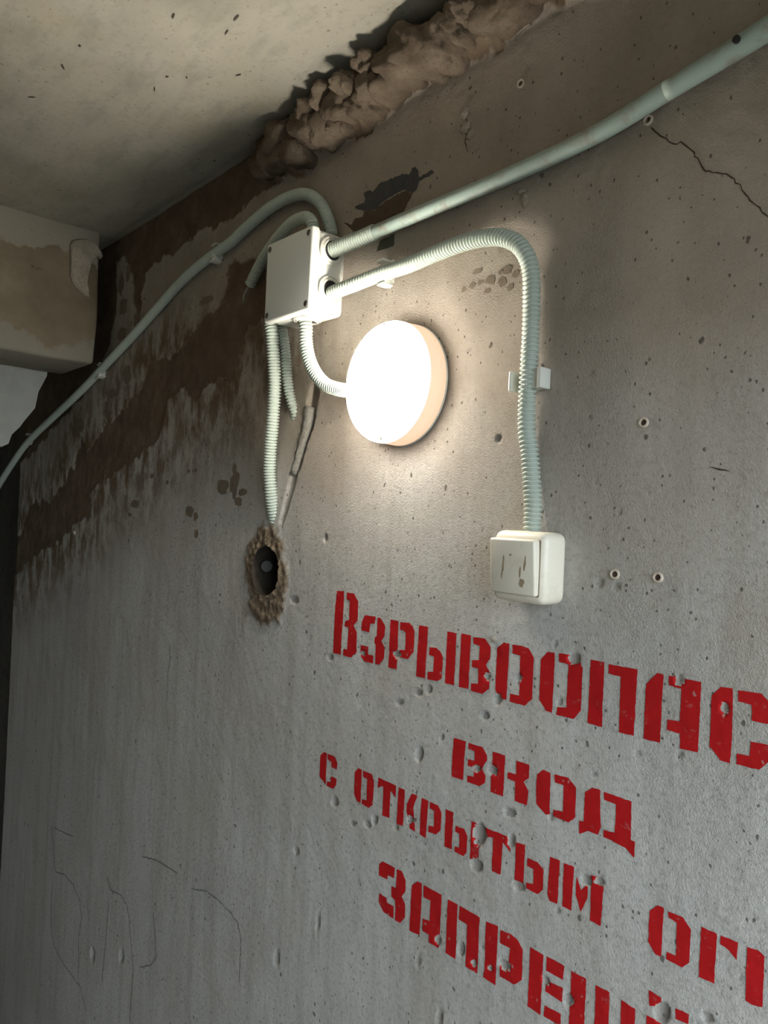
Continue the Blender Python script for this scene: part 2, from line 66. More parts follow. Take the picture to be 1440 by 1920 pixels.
 'cond': {'a': [[-0.8622,-0.016,2.0021],[-0.8671,-0.016,2.0157],[-0.8877,-0.015,2.0482],[-0.9106,-0.014,2.0694],[-0.9422,-0.013,2.0856],[-0.9849,-0.012,2.0935],[-1.0308,-0.012,2.0932],[-1.0823,-0.011,2.0867],[-1.1351,-0.011,2.0753],[-1.1582,-0.011,2.069],[-1.2482,-0.011,2.0581],[-1.3454,-0.011,2.0402],[-1.4545,-0.011,2.0062],[-1.5766,-0.011,1.9669],[-1.715,-0.011,1.9263],[-1.8694,-0.012,1.8797],[-2.1147,-0.012,1.8184],[-2.3205,-0.012,1.7634],[-2.4818,-0.012,1.6978],[-2.6182,-0.012,1.6333],[-2.7723,-0.012,1.5517]],'b': [[-0.8761,-0.038,1.9993],[-0.88,-0.038,2.0158],[-0.8944,-0.036,2.0288],[-0.9169,-0.032,2.0361],[-0.9481,-0.028,2.0385],[-0.977,-0.024,2.0342],[-1.0158,-0.018,2.0255],[-1.048,-0.014,2.0127],[-1.0713,-0.012,1.9973],[-1.0949,-0.011,1.9775]],'c': [[-0.8581,-0.027,1.9718],[-0.8419,-0.026,1.9728],[-0.8181,-0.022,1.9756],[-0.7894,-0.017,1.9787],[-0.7662,-0.014,1.9816]],'d': [[-0.7818,-0.014,1.9813],[-0.7662,-0.014,1.9816],[-0.7094,-0.012,1.9841],[-0.6434,-0.011,1.9854],[-0.583,-0.011,1.9861],[-0.5247,-0.011,1.9879],[-0.4721,-0.011,1.9902],[-0.4089,-0.012,1.9958],[-0.3532,-0.013,2.0063],[-0.3059,-0.014,2.0141],[-0.2591,-0.015,2.0223],[-0.2152,-0.016,2.03],[-0.13,-0.016,2.125],[0.06,-0.016,2.165],[0.34,-0.016,2.185]],'e': [[-0.8533,-0.027,1.9082],[-0.8348,-0.027,1.9107],[-0.7901,-0.024,1.9142],[-0.7453,-0.018,1.9194],[-0.7011,-0.014,1.9209],[-0.6522,-0.014,1.9244],[-0.6025,-0.016,1.9254],[-0.5716,-0.017,1.923],[-0.543,-0.017,1.9169],[-0.5213,-0.016,1.9053],[-0.5082,-0.015,1.8898],[-0.5023,-0.013,1.8725],[-0.5,-0.012,1.8411],[-0.4991,-0.012,1.7989],[-0.4986,-0.013,1.7658],[-0.4992,-0.013,1.7504],[-0.5,-0.012,1.7247],[-0.4986,-0.012,1.6981],[-0.4945,-0.011,1.6751],[-0.4901,-0.011,1.6452],[-0.4862,-0.012,1.6196],[-0.4845,-0.014,1.5969],[-0.4832,-0.015,1.5868]],'f': [[-0.8993,-0.03,1.8803],[-0.8957,-0.03,1.8687],[-0.8941,-0.03,1.849],[-0.8869,-0.029,1.8247],[-0.8721,-0.027,1.8016],[-0.8503,-0.025,1.7834],[-0.825,-0.023,1.7743],[-0.7972,-0.022,1.7688]],'g': [[-0.954,-0.036,1.926],[-0.968,-0.037,1.922],[-0.9825,-0.036,1.8881],[-0.9799,-0.035,1.8747],[-0.9794,-0.032,1.8487],[-0.9784,-0.027,1.7989],[-0.985,-0.023,1.7494],[-0.9963,-0.018,1.6994],[-1.0026,-0.014,1.6637],[-1.0036,-0.01,1.6376],[-1.0061,-0.004,1.6115],[-1.0106,0.006,1.5852],[-1.0227,0.016,1.572]],'h': [[-0.955,-0.013,1.912],[-0.968,-0.014,1.91],[-0.9848,-0.015,1.8911],[-0.9808,-0.015,1.8788],[-0.9732,-0.014,1.8511],[-0.9695,-0.011,1.8129],[-0.9654,-0.006,1.78],[-0.962,0.002,1.7558],[-0.9652,0.01,1.742]]},
 'lumps': [[-0.5319,-0.0056,2.1766,0.0333,0.016,0.0197],[-0.566,-0.0063,2.1806,0.0331,0.018,0.019],[-0.589,-0.0098,2.1836,0.0134,0.028,0.0103],[-0.61,-0.0077,2.1817,0.0257,0.022,0.0211],[-0.6394,-0.0084,2.1733,0.0287,0.024,0.0243],[-0.6794,-0.0105,2.1799,0.0363,0.03,0.025],[-0.715,-0.0091,2.1766,0.0344,0.026,0.02],[-0.7527,-0.0105,2.1883,0.0195,0.03,0.0111],[-0.7343,-0.0077,2.1662,0.0231,0.022,0.016],[-0.7665,-0.0077,2.1698,0.0243,0.022,0.0179],[-0.8,-0.0105,2.182,0.0164,0.03,0.0153],[-0.792,-0.0063,2.1606,0.0274,0.018,0.0167],[-0.8313,-0.0084,2.1726,0.0338,0.024,0.0203],[-0.8616,-0.0098,2.1914,0.0204,0.028,0.0128],[-0.8739,-0.0063,2.1607,0.0333,0.018,0.0209],[-0.9204,-0.0077,2.173,0.0328,0.022,0.0216],[-0.9552,-0.0056,2.1531,0.0287,0.016,0.0204],[-0.9941,-0.0077,2.1842,0.0332,0.022,0.0192],[-1.0195,-0.0049,2.1647,0.0433,0.014,0.0213],[-1.0598,-0.0042,2.1606,0.0263,0.012,0.0146],[-0.8462,-0.0049,2.1512,0.0174,0.014,0.0111],[-0.8982,-0.0091,2.1867,0.0188,0.026,0.0131],[-0.47,-0.007,2.19,0.042,0.018,0.03],[-0.42,-0.007,2.19,0.042,0.024,0.03],[-0.36,-0.007,2.19,0.042,0.03,0.03],[-0.3,-0.007,2.19,0.042,0.018,0.03],[-0.23,-0.007,2.19,0.042,0.024,0.03],[-0.16,-0.007,2.19,0.042,0.03,0.03],[-0.08,-0.007,2.19,0.042,0.018,0.03],[0.0,-0.007,2.19,0.042,0.024,0.03],[0.09,-0.007,2.19,0.042,0.03,0.03],[0.18,-0.007,2.19,0.042,0.018,0.03],[0.27,-0.007,2.19,0.042,0.024,0.03]],
 'fleck': [[-0.6213,2.0926,0.0071,0.0066],[-0.6191,2.0742,0.0079,0.0066],[-0.6112,2.0619,0.0044,0.0059],[-0.5994,2.0423,0.0034,0.0033],[-0.54,1.4663,0.0031,0.003],[-0.5243,1.9588,0.0045,0.0097],[-0.5301,1.9694,0.006,0.0031]],
 'clips': {'e1': [-0.7468,0.0,1.9261],'e2': [-0.5094,0.0,1.7534],'a1': [-1.2213,0.0,2.0665],'a2': [-1.7661,0.0,1.9182],'a3': [-2.3137,0.0,1.78]},
 'splash': [[-1.7,-0.1144,2.1614],[-1.7,-0.1096,2.1738],[-1.7,-0.0956,2.1814],[-1.7,-0.0775,2.1858],[-1.7,-0.0587,2.1804],[-1.7,-0.0428,2.162],[-1.7,-0.0461,2.1498],[-1.7,-0.0558,2.1586],[-1.7,-0.0665,2.1482],[-1.7,-0.0715,2.1356],[-1.7,-0.0703,2.1097],[-1.7,-0.0785,2.0889],[-1.7,-0.074,2.0712],[-1.7,-0.0643,2.0604],[-1.7,-0.0753,2.0597],[-1.7,-0.0941,2.0703],[-1.7,-0.1054,2.0824],[-1.7,-0.1116,2.0994],[-1.7,-0.111,2.1254]],
 'chip': [[-1.7395,-0.1182,2.212],[-1.729,-0.1126,2.212],[-1.7383,-0.095,2.212],[-1.734,-0.0779,2.212],[-1.7553,-0.0743,2.212],[-1.7704,-0.0879,2.212],[-1.7609,-0.1022,2.212]],
 'panel': [[-1.9,-0.3252,1.9422],[-1.9,-0.0867,1.9614],[-1.9,-0.089,1.9026],[-1.9,-0.1067,1.861],[-1.9,-0.1123,1.8216],[-1.9,-0.1359,1.7866],[-1.9,-0.1436,1.773],[-1.9,-0.1615,1.752],[-1.9,-0.1675,1.7299],[-1.9,-0.1832,1.7208],[-1.9,-0.2001,1.7416],[-1.9,-0.2525,1.724],[-1.9,-0.3148,1.694]],
 'ceilmarks': [[-0.934,-0.1375,2.212],[-0.9928,-0.1878,2.212],[-1.011,-0.2092,2.212],[-1.0535,-0.2085,2.212],[-0.829,-0.2025,2.212],[-1.0269,-0.3249,2.212],[-1.2476,-0.0299,2.212],[-1.187,-0.039,2.212],[-0.9439,-0.0238,2.212],[-0.882,-0.2608,2.212],[-0.8614,-0.1977,2.212],[-1.2112,-0.3328,2.212],[-1.0939,-0.3253,2.212],[-1.5272,-0.1937,2.212]],
 'hole': [-1.019,0.0,1.5029],
 'stub': [-1.0415,0.014,1.5078],
 'pipehole': [-0.2847,-0.0262,2.0177],
}
LETTER_NAMES = 'Взрывоопасвходсоткрытымогнзапрещё'
CEIL = 2.212
DX = 0.36             # doorway plane at the right end of the passage
DY0, DY1, DZ = -.90, -.03, 1.95
HOLE_R = 0.0407

# ------------------------------------------------------------------ small helpers
def tag(o, label=None, cat=None, group=None, kind=None):
    if label: o['label'] = label
    if cat: o['category'] = cat
    if group: o['group'] = group
    if kind: o['kind'] = kind
    return o

def link(name, me, mat=None, parent=None, smooth=False):
    o = bpy.data.objects.new(name, me)
    COL.objects.link(o)
    if mat is not None and len(me.materials) == 0:
        me.materials.append(mat)
    if parent is not None:
        o.parent = parent
    if smooth:
        me.polygons.foreach_set('use_smooth', np.ones(len(me.polygons), dtype=bool))
    return o

def empty(name, loc):
    o = bpy.data.objects.new(name, None)
    o.empty_display_size = 0.02
    o.location = loc
    COL.objects.link(o)
    return o

def to_local(me, parent):
    """parts are modelled in room coordinates; shift them to the thing's base"""
    if parent is not None and parent.type == 'EMPTY':
        me.transform(Matrix.Translation(-Vector(parent.location)))

def bm_obj(name, bm, mat, parent=None, smooth=False):
    me = bpy.data.meshes.new(name)
    bmesh.ops.recalc_face_normals(bm, faces=bm.faces[:])
    bm.to_mesh(me); bm.free()
    to_local(me, parent)
    return link(name, me, mat, parent, smooth)

def auto_smooth(o, angle=40):
    me = o.data
    me.polygons.foreach_set('use_smooth', np.ones(len(me.polygons), dtype=bool))
    bm = bmesh.new(); bm.from_mesh(me)
    lim = math.radians(angle)
    for e in bm.edges:
        if len(e.link_faces) == 2 and e.calc_face_angle(0) > lim:
            e.smooth = False
    bm.to_mesh(me); bm.free()
    return o

def add_box(bm, x0, x1, y0, y1, z0, z1, bevel=0.0, seg=3, rot=None, sub=0):
    r = bmesh.ops.create_cube(bm, size=1.0)
    vs_ = r['verts']
    c = Vector(((x0 + x1) / 2, (y0 + y1) / 2, (z0 + z1) / 2))
    for v in vs_:
        v.co = Vector((v.co.x * (x1 - x0), v.co.y * (y1 - y0), v.co.z * (z1 - z0)))
    if bevel > 0:
        es = list({e for v in vs_ for e in v.link_edges})
        rb = bmesh.ops.bevel(bm, geom=es, offset=bevel, segments=seg, affect='EDGES', profile=0.5)
        vs_ = list({v for f in rb['faces'] for v in f.verts} | {v for v in vs_ if v.is_valid})
    m = Matrix.Translation(c) @ (rot.to_4x4() if rot is not None else Matrix())
    for v in vs_:
        v.co = m @ v.co
    return vs_

def slab(bm, pts, axis, thick):
    """prism from a polygon of 3D points extruded by thick along axis"""
    a = [bm.verts.new(p) for p in pts]
    b = [bm.verts.new(Vector(p) + Vector(axis) * thick) for p in pts]
    bm.faces.new(a); bm.faces.new(b[::-1])
    n = len(a)
    for i in range(n):
        bm.faces.new((a[i], a[(i + 1) % n], b[(i + 1) % n], b[i]))

def lathe(bm, prof, c, axis='y', seg=48, sgn=-1.0):
    """prof: (radius, distance out from the wall); axis y points out of the wall as -y"""
    rings = []
    for r_, h in prof:
        ring = []
        if r_ < 1e-7:
            n = 1
        else:
            n = seg
        for i in range(n):
            t = 2 * math.pi * i / seg
            a, b = r_ * math.cos(t), r_ * math.sin(t)
            if axis == 'y': co = (c[0] + a, c[1] + sgn * h, c[2] + b)
            elif axis == 'x': co = (c[0] + sgn * h, c[1] + a, c[2] + b)
            else: co = (c[0] + a, c[1] + b, c[2] + sgn * h)
            ring.append(bm.verts.new(co))
        rings.append(ring)
    for p, q in zip(rings, rings[1:]):
        if len(p) == 1 and len(q) == 1: continue
        for i in range(seg):
            j = (i + 1) % seg
            if len(p) == 1: bm.faces.new((p[0], q[i], q[j]))
            elif len(q) == 1: bm.faces.new((p[i], p[j], q[0]))
            else: bm.faces.new((p[i], p[j], q[j], q[i]))

def spline(pts, step):
    P = [np.array(p, float) for p in pts]
    P = [2 * P[0] - P[1]] + P + [2 * P[-1] - P[-2]]
    out = []
    for i in range(1, len(P) - 2):
        p0, p1, p2, p3 = P[i - 1:i + 3]
        t0 = 0.0
        t1 = t0 + max(np.linalg.norm(p1 - p0), 1e-6) ** 0.5
        t2 = t1 + max(np.linalg.norm(p2 - p1), 1e-6) ** 0.5
        t3 = t2 + max(np.linalg.norm(p3 - p2), 1e-6) ** 0.5
        n = max(8, int(np.linalg.norm(p2 - p1) / 0.001))
        for k in range(n):
            t = t1 + (t2 - t1) * k / n
            a1 = (t1 - t) / (t1 - t0) * p0 + (t - t0) / (t1 - t0) * p1
            a2 = (t2 - t) / (t2 - t1) * p1 + (t - t1) / (t2 - t1) * p2
            a3 = (t3 - t) / (t3 - t2) * p2 + (t - t2) / (t3 - t2) * p3
            b1 = (t2 - t) / (t2 - t0) * a1 + (t - t0) / (t2 - t0) * a2
            b2 = (t3 - t) / (t3 - t1) * a2 + (t - t1) / (t3 - t1) * a3
            out.append((t2 - t) / (t2 - t1) * b1 + (t - t1) / (t2 - t1) * b2)
    out.append(P[-2])
    out = np.array(out)
    for _ in range(6):
        out[1:-1] = (out[:-2] + 2 * out[1:-1] + out[2:]) / 4
    s = np.concatenate([[0], np.cumsum(np.linalg.norm(np.diff(out, axis=0), axis=1))])
    return out, s

def at_s(out, s, q):
    return np.stack([np.interp(q, s, out[:, k]) for k in range(3)], axis=1)

def sweep(name, pts, rad, mat, parent=None, pitch=0.0047, groove=0.0031, seg=20, corrugated=True, cap=True):
    out, s = spline(pts, 0.001)
    L = s[-1]
    if corrugated:
        n = max(2, int(round(L / pitch)))
        ph = np.array([0.0, 0.15, 0.27, 0.5, 0.73, 0.85])
        pr = np.array([-groove, -groove * .85, -groove * .2, 0.0, -groove * .2, -groove * .85])
        q = (np.arange(n)[:, None] + ph[None, :]).ravel() * (L / n)
        dr = np.tile(pr, n)
        q = np.append(q, L); dr = np.append(dr, -groove)
    else:
        n = max(2, int(L / 0.008)); q = np.linspace(0, L, n + 1); dr = np.zeros(n + 1)
    R_ = (rad(q / L) if callable(rad) else np.full(len(q), rad)) + dr
    c = at_s(out, s, q)
    tan = at_s(out, s, np.minimum(q + .003, L)) - at_s(out, s, np.maximum(q - .003, 0))
    tan /= np.linalg.norm(tan, axis=1)[:, None]
    nv = np.cross(tan[0], [0.3, -1, 0.2]); nv /= np.linalg.norm(nv)
    V = np.zeros((len(q), seg, 3))
    ang = np.arange(seg) * 2 * math.pi / seg
    for i in range(len(q)):
        nv = nv - tan[i] * np.dot(nv, tan[i]); nv /= np.linalg.norm(nv)
        bv = np.cross(tan[i], nv)
        V[i] = c[i] + R_[i] * (np.cos(ang)[:, None] * nv + np.sin(ang)[:, None] * bv)
    m = len(q)
    idx = np.arange(m * seg).reshape(m, seg)
    a = idx[:-1]; b = idx[1:]
    quads = np.stack([a, np.roll(a, -1, 1), np.roll(b, -1, 1), b], -1).reshape(-1, 4)
    verts = V.reshape(-1, 3)
    faces = quads.tolist()
    if cap:
        faces.append(idx[0][::-1].tolist()); faces.append(idx[-1].tolist())
    me = bpy.data.meshes.new(name)
    me.from_pydata(verts.tolist(), [], faces); me.update()
    to_local(me, parent)
    return link(name, me, mat, parent, True)

# value noise on arrays
_rng = np.random.RandomState(7)
_T = _rng.rand(256, 256)
def vnoise(x, z):
    xi = np.floor(x).astype(int); zi = np.floor(z).astype(int)
    fx = x - xi; fz = z - zi
    fx = fx * fx * (3 - 2 * fx); fz = fz * fz * (3 - 2 * fz)
    a = _T[xi & 255, zi & 255]; b = _T[(xi + 1) & 255, zi & 255]
    c = _T[xi & 255, (zi + 1) & 255]; d = _T[(xi + 1) & 255, (zi + 1) & 255]
    return (a * (1 - fx) + b * fx) * (1 - fz) + (c * (1 - fx) + d * fx) * fz
def fbm(x, z, f, oct=4, off=0.0):
    v = 0; amp = 1.0; tot = 0
    for i in range(oct):
        v = v + amp * (vnoise(x * f + 17.3 * i + off, z * f + 9.1 * i - off) - .5); tot += amp
        amp *= .5; f *= 2.03
    return v / tot
def sdist(x, z, poly):
    """signed distance to a closed polygon, positive inside"""
    p = np.array(poly); q = np.roll(p, -1, 0)
    d = np.full(x.shape, 9.0); ins = np.zeros(x.shape, bool)
    for (ax, az), (bx, bz) in zip(p, q):
        ex, ez = bx - ax, bz - az
        t = np.clip(((x - ax) * ex + (z - az) * ez) / max(ex * ex + ez * ez, 1e-12), 0, 1)
        d = np.minimum(d, np.hypot(x - ax - t * ex, z - az - t * ez))
        if az != bz:
            cr = ((az > z) != (bz > z)) & (x < (bx - ax) * (z - az) / (bz - az) + ax)
            ins ^= cr
    return np.where(ins, d, -d)
def ldist(x, z, line):
    d = np.full(x.shape, 9.0)
    for (ax, az), (bx, bz) in zip(line, line[1:]):
        ex, ez = bx - ax, bz - az
        t = np.clip(((x - ax) * ex + (z - az) * ez) / (ex * ex + ez * ez), 0, 1)
        d = np.minimum(d, np.hypot(x - ax - t * ex, z - az - t * ez))
    return d
def sstep(a, b, v):
    t = np.clip((v - a) / (b - a), 0, 1)
    return t * t * (3 - 2 * t)

def pit_depth(x, z):
    d = np.zeros(x.shape)
    for i, (cx, cz, rx, rz) in enumerate(D['pits']):
        rx = rx * 1.25 + .0006; rz = rz * 1.15 + .0006
        m = (abs(x - cx) < rx * 1.3) & (abs(z - cz) < rz * 1.3)
        if not m.any(): continue
        tilt = (z[m] - cz) * .25 * (1 if i % 2 else .4)
        q = np.hypot((x[m] - cx - tilt) / rx, (z[m] - cz) / rz)
        d[m] = np.maximum(d[m], min(rx, rz) * .55 * np.sqrt(np.clip(1 - q * q, 0, 1)))
    return d
def masks(x, z):
    w = fbm(x, z, 35, 4, 3.0) * .030 + fbm(x, z, 120, 2, 5.0) * .008
    s1 = sdist(x, z, D['P1']) + w; s2 = sdist(x, z, D['P2']) + w * 1.3
    mud = np.maximum(sstep(-.0015, .0025, s1), sstep(-.0015, .0025, s2))
    s3 = sdist(x, z, D['bulge']) + w * .5
    bul = sstep(-.004, .012, s3)
    return mud, bul, s1, s2
def collar(x, z):
    """rough mortar smeared around the drilled niche"""
    dx = (x - D['hole'][0]) / .064; dz = (z - D['hole'][2] + .004) / .082
    q = np.hypot(dx, dz) + fbm(x, z, 30, 4, 41.0) * .55
    run = sstep(.030, .0, abs(x - D['hole'][0] + .045)) * sstep(.02, -.03, z - D['hole'][2]) * sstep(-.15, -.05, z - D['hole'][2])
    return np.maximum(sstep(1.08, .88, q), .75 * run * sstep(-.1, .15, fbm(x, z, 60, 3, 43.0)))
def height(x, z, full=False):
    mud, bul, s1, s2 = masks(x, z)
    h = fbm(x, z, 2.5, 3) * .004 + fbm(x, z, 22, 3, 1.0) * .0012 + fbm(x, z, 90, 2, 2.0) * .0007
    h = h - mud * (1 - bul) * (.0025 + fbm(x, z, 60, 3, 4.0) * .003)
    h = h + bul * (.020 + fbm(x, z, 40, 4, 6.0) * .020)
    rough = sstep(1.86, 2.0, z + fbm(x, z, 6, 3, 8.0) * .12)
    h = h + rough * fbm(x, z, 130, 3, 9.0) * .0016
    g = ldist(x, z, D['groove'])
    gt = sstep(1.60, 1.76, z)
    gd = sstep(.009, .003, g - .006 * gt + fbm(x, z, 70, 3, 11.0) * .006)
    h = h - gd * (.003 + .008 * gt)
    cl = collar(x, z)
    h = h + cl * (.0030 + fbm(x, z, 130, 3, 21.0) * .006)
    pd_ = pit_depth(x, z)
    h = h - pd_
    if full: return h, mud, bul, s1, s2, pd_, rough
    return h, pd_

def grid_mesh(name, xs, zs, fn, keep=None):
    X, Z = np.meshgrid(xs, zs, indexing='ij')
    V = fn(X.ravel(), Z.ravel())
    nx, nz = len(xs), len(zs)
    I = np.arange(nx * nz).reshape(nx, nz)
    Q = np.stack([I[:-1, :-1], I[1:, :-1], I[1:, 1:], I[:-1, 1:]], -1).reshape(-1, 4)
    if keep is not None:
        cx = (X[:-1, :-1] + X[1:, 1:]).ravel() / 2; cz = (Z[:-1, :-1] + Z[1:, 1:]).ravel() / 2
        Q = Q[keep(cx, cz)]
    me = bpy.data.meshes.new(name)
    me.vertices.add(len(V)); me.vertices.foreach_set('co', V.astype(np.float32).ravel())
    me.loops.add(Q.size); me.loops.foreach_set('vertex_index', Q.astype(np.int32).ravel())
    me.polygons.add(len(Q)); me.polygons.foreach_set('loop_start', np.arange(0, Q.size, 4, dtype=np.int32))
    me.update(calc_edges=True)
    me.polygons.foreach_set('use_smooth', np.ones(len(Q), dtype=bool))
    return me
def attr(me, name, vals):
    a = me.attributes.new(name, 'FLOAT', 'POINT')
    a.data.foreach_set('value', np.asarray(vals, np.float32))

# ------------------------------------------------------------------ materials
class NT:
    def __init__(self, name):
        self.m = bpy.data.materials.new(name); self.m.use_nodes = True
        self.t = self.m.node_tree; self.b = self.t.nodes['Principled BSDF']
        self.co = self.t.nodes.new('ShaderNodeTexCoord').outputs['Object']
    def n(self, typ, **kw):
        nd = self.t.nodes.new(typ)
        for k, v in kw.items(): setattr(nd, k, v)
        return nd
    def l(self, a, b): self.t.links.new(a, b)
    def scaled(self, s):
        mp = self.n('ShaderNodeMapping'); mp.inputs['Scale'].default_value = s
        self.l(self.co, mp.inputs['Vector']); return mp.outputs[0]
    def noise(self, scale, detail=4, rough=.55, vec=None):
        nd = self.n('ShaderNodeTexNoise'); nd.inputs['Scale'].default_value = scale
        nd.inputs['Detail'].default_value = detail; nd.inputs['Roughness'].default_value = rough
        self.l(vec if vec is not None else self.co, nd.inputs['Vector']); return nd.outputs['Fac']
    def ramp(self, fac, stops):
        nd = self.n('ShaderNodeValToRGB'); e = nd.color_ramp.elements
        while len(e) < len(stops): e.new(0.5)
        for el, (p, c) in zip(e, stops):
            el.position = p; el.color = (c, c, c, 1) if isinstance(c, (int, float)) else (*c, 1)
        self.l(fac, nd.inputs[0]); return nd.outputs[0]
    def mix(self, fac, a, b, mode='MIX'):
        nd = self.n('ShaderNodeMix', data_type='RGBA', blend_type=mode)
        for sock, v in ((0, fac), (6, a), (7, b)):
            if isinstance(v, (int, float)): nd.inputs[sock].default_value = v
            elif isinstance(v, tuple): nd.inputs[sock].default_value = (*v, 1)
            else: self.l(v, nd.inputs[sock])
        return nd.outputs[2]
    def math(self, op, a, b=0.0, clamp=False):
        nd = self.n('ShaderNodeMath', operation=op, use_clamp=clamp)
        for i, v in enumerate((a, b)):
            if isinstance(v, (int, float)): nd.inputs[i].default_value = v
            else: self.l(v, nd.inputs[i])
        return nd.outputs[0]
    def attr(self, name):
        return self.n('ShaderNodeAttribute', attribute_name=name).outputs['Fac']
    def pores(self, scale, amount, size, stretch=.7, across=.3):
        """sparse dark pores: 1 inside a pore"""
        v = self.n('ShaderNodeTexVoronoi', feature='F1'); v.inputs['Scale'].default_value = scale
        mp = self.n('ShaderNodeMapping'); mp.inputs['Scale'].default_value = (1, across, stretch)
        nz = self.n('ShaderNodeTexNoise'); nz.inputs['Scale'].default_value = scale * 2.2; nz.inputs['Detail'].default_value = 1
        self.l(self.co, nz.inputs['Vector'])
        add = self.n('ShaderNodeVectorMath', operation='SCALE'); add.inputs['Scale'].default_value = .45 / scale
        self.l(nz.outputs['Color'], add.inputs[0])
        sm = self.n('ShaderNodeVectorMath', operation='ADD'); self.l(self.co, sm.inputs[0]); self.l(add.outputs[0], sm.inputs[1])
        self.l(sm.outputs[0], mp.inputs['Vector']); self.l(mp.outputs[0], v.inputs['Vector'])
        sep = self.n('ShaderNodeSeparateColor'); self.l(v.outputs['Color'], sep.inputs[0])
        rad = self.math('MULTIPLY', self.math('SUBTRACT', sep.outputs[0], 1 - amount, True), size / amount)
        d = self.math('SUBTRACT', rad, v.outputs['Distance'])
        return self.math('MULTIPLY', d, 14.0, True)
    def bump(self, h, strength, dist, prev=None):
        nd = self.n('ShaderNodeBump'); nd.inputs['Strength'].default_value = strength
        nd.inputs['Distance'].default_value = dist; self.l(h, nd.inputs['Height'])
        if prev is not None: self.l(prev, nd.inputs['Normal'])
        self.l(nd.outputs[0], self.b.inputs['Normal']); return nd.outputs[0]
    def base(self, c, rough=.8):
        if isinstance(c, tuple): self.b.inputs['Base Color'].default_value = (*c, 1)
        else: self.l(c, self.b.inputs['Base Color'])
        self.b.inputs['Roughness'].default_value = rough
        return self

def mat_wall():
    k = NT('weathered_concrete')
    big = k.noise(2.3, 5, .6)
    col = k.ramp(big, [(.30, (.49, .475, .445)), (.52, (.57, .555, .52)), (.72, (.63, .615, .58))])
    streak = k.noise(1.0, 4, .6, k.scaled((26, 26, 1.6)))
    col = k.mix(k.math('MULTIPLY', k.ramp(streak, [(.46, 0.0), (.64, 1.0)]), .36), col, (.33, .31, .265))
    tint = k.ramp(k.noise(6, 4, .65), [(.42, 0.0), (.62, 1.0)])
    col = k.mix(k.math('MULTIPLY', tint, .30), col, (.46, .40, .33))
    fine = k.noise(170, 4, .8)
    col = k.mix(k.ramp(fine, [(.36, .45), (.5, 0.0)]), col, (.22, .20, .17))
    col = k.mix(k.ramp(fine, [(.54, 0.0), (.68, .34)]), col, (.66, .64, .60))
    # pinkish dusty render of the upper wall
    dust = k.attr('dust')
    dcol = k.ramp(k.noise(9, 5, .6), [(.35, (.335, .275, .21)), (.65, (.45, .38, .30))])
    col = k.mix(k.math('MULTIPLY', dust, .82), col, dcol)
    # rusty run-off below the bare band
    rust = k.math('MULTIPLY', k.attr('rust'), k.ramp(k.noise(24, 5, .7, k.scaled((1, 1, .45))), [(.42, 0.0), (.56, 1.0)]))
    col = k.mix(k.math('MULTIPLY', rust, .9), col, (.15, .095, .048))
    # bare brown mortar where the skim coat is gone
    mcol = k.ramp(k.noise(16, 5, .6), [(.32, (.105, .068, .040)), (.55, (.165, .112, .070)), (.75, (.235, .175, .12))])
    mud = k.attr('mud')
    col = k.mix(k.math('MULTIPLY', mud, .93), col, mcol)
    coll = k.attr('coll')
    ccol = k.ramp(k.noise(120, 4, .7), [(.34, (.10, .066, .036)), (.52, (.215, .15, .088)), (.68, (.34, .255, .16))])
    col = k.mix(k.math('MULTIPLY', coll, .92), col, ccol)
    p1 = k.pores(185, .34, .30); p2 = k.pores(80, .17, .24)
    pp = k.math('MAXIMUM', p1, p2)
    col = k.mix(k.math('MULTIPLY', pp, .78), col, (.070, .058, .044))  # shade inside the pores is put in as dark colour
    col = k.mix(k.math('MULTIPLY', k.attr('pit'), .42), col, (.20, .185, .16))  # pit hollows darkened in colour for the shade they hold
    k.base(col, .9)
    k.b.inputs['Specular IOR Level'].default_value = .2
    rgh = k.math('ADD', k.math('MULTIPLY', k.math('MAXIMUM', dust, coll), 1.0), .6)
    hgt = k.math('MULTIPLY', k.noise(420, 3, .8), rgh)
    k.bump(hgt, .9, .0020)
    return k.m

def mat_ceiling():
    k = NT('stained_ceiling_concrete')
    col = k.ramp(k.noise(3.2, 5, .6), [(.33, (.25, .232, .186)), (.5, (.335, .312, .257)), (.68, (.39, .363, .30))])
    st = k.noise(1.0, 5, .65, k.scaled((9, 26, 9)))
    col = k.mix(k.ramp(st, [(.50, 0.0), (.66, .45)]), col, (.20, .197, .168))
    col = k.mix(k.ramp(k.noise(5.5, 4, .6), [(.50, 0.0), (.66, .40)]), col, (.345, .30, .20))
    col = k.mix(k.ramp(k.noise(95, 4, .7), [(.34, .35), (.47, 0.0)]), col, (.2, .18, .14))
    pp = k.math('MAXIMUM', k.pores(60, .14, .20, .3, 1.0), k.pores(140, .26, .28, .3, 1.0))
    col = k.mix(k.math('MULTIPLY', pp, .55), col, (.09, .075, .055))
    k.base(col, .92)
    k.bump(k.noise(120, 4, .7), .4, .002)
    return k.m

def mat_mortar(name, cols, scale=60, bump=.8):
    k = NT(name)
    col = k.ramp(k.noise(scale * .5, 5, .65), [(.3, cols[0]), (.52, cols[1]), (.74, cols[2])])
    col = k.mix(k.ramp(k.noise(scale * 5, 4, .7), [(.34, .5), (.46, 0.0)]), col, (.07, .05, .035))
    k.base(col, .95); k.b.inputs['Specular IOR Level'].default_value = .2
    k.bump(k.noise(scale * 4, 5, .75), bump, .003)
    return k.m

def mat_plastic(name, c, rough=.42, dirt=.0, dirtcol=(.28, .22, .14)):
    k = NT(name)
    col = c
    if dirt > 0:
        d = k.ramp(k.noise(38, 5, .7), [(.50, 0.0), (.68, dirt)])
        col = k.mix(d, c, dirtcol)
    k.base(col, rough)
    k.b.inputs['Specular IOR Level'].default_value = .4
    return k.m

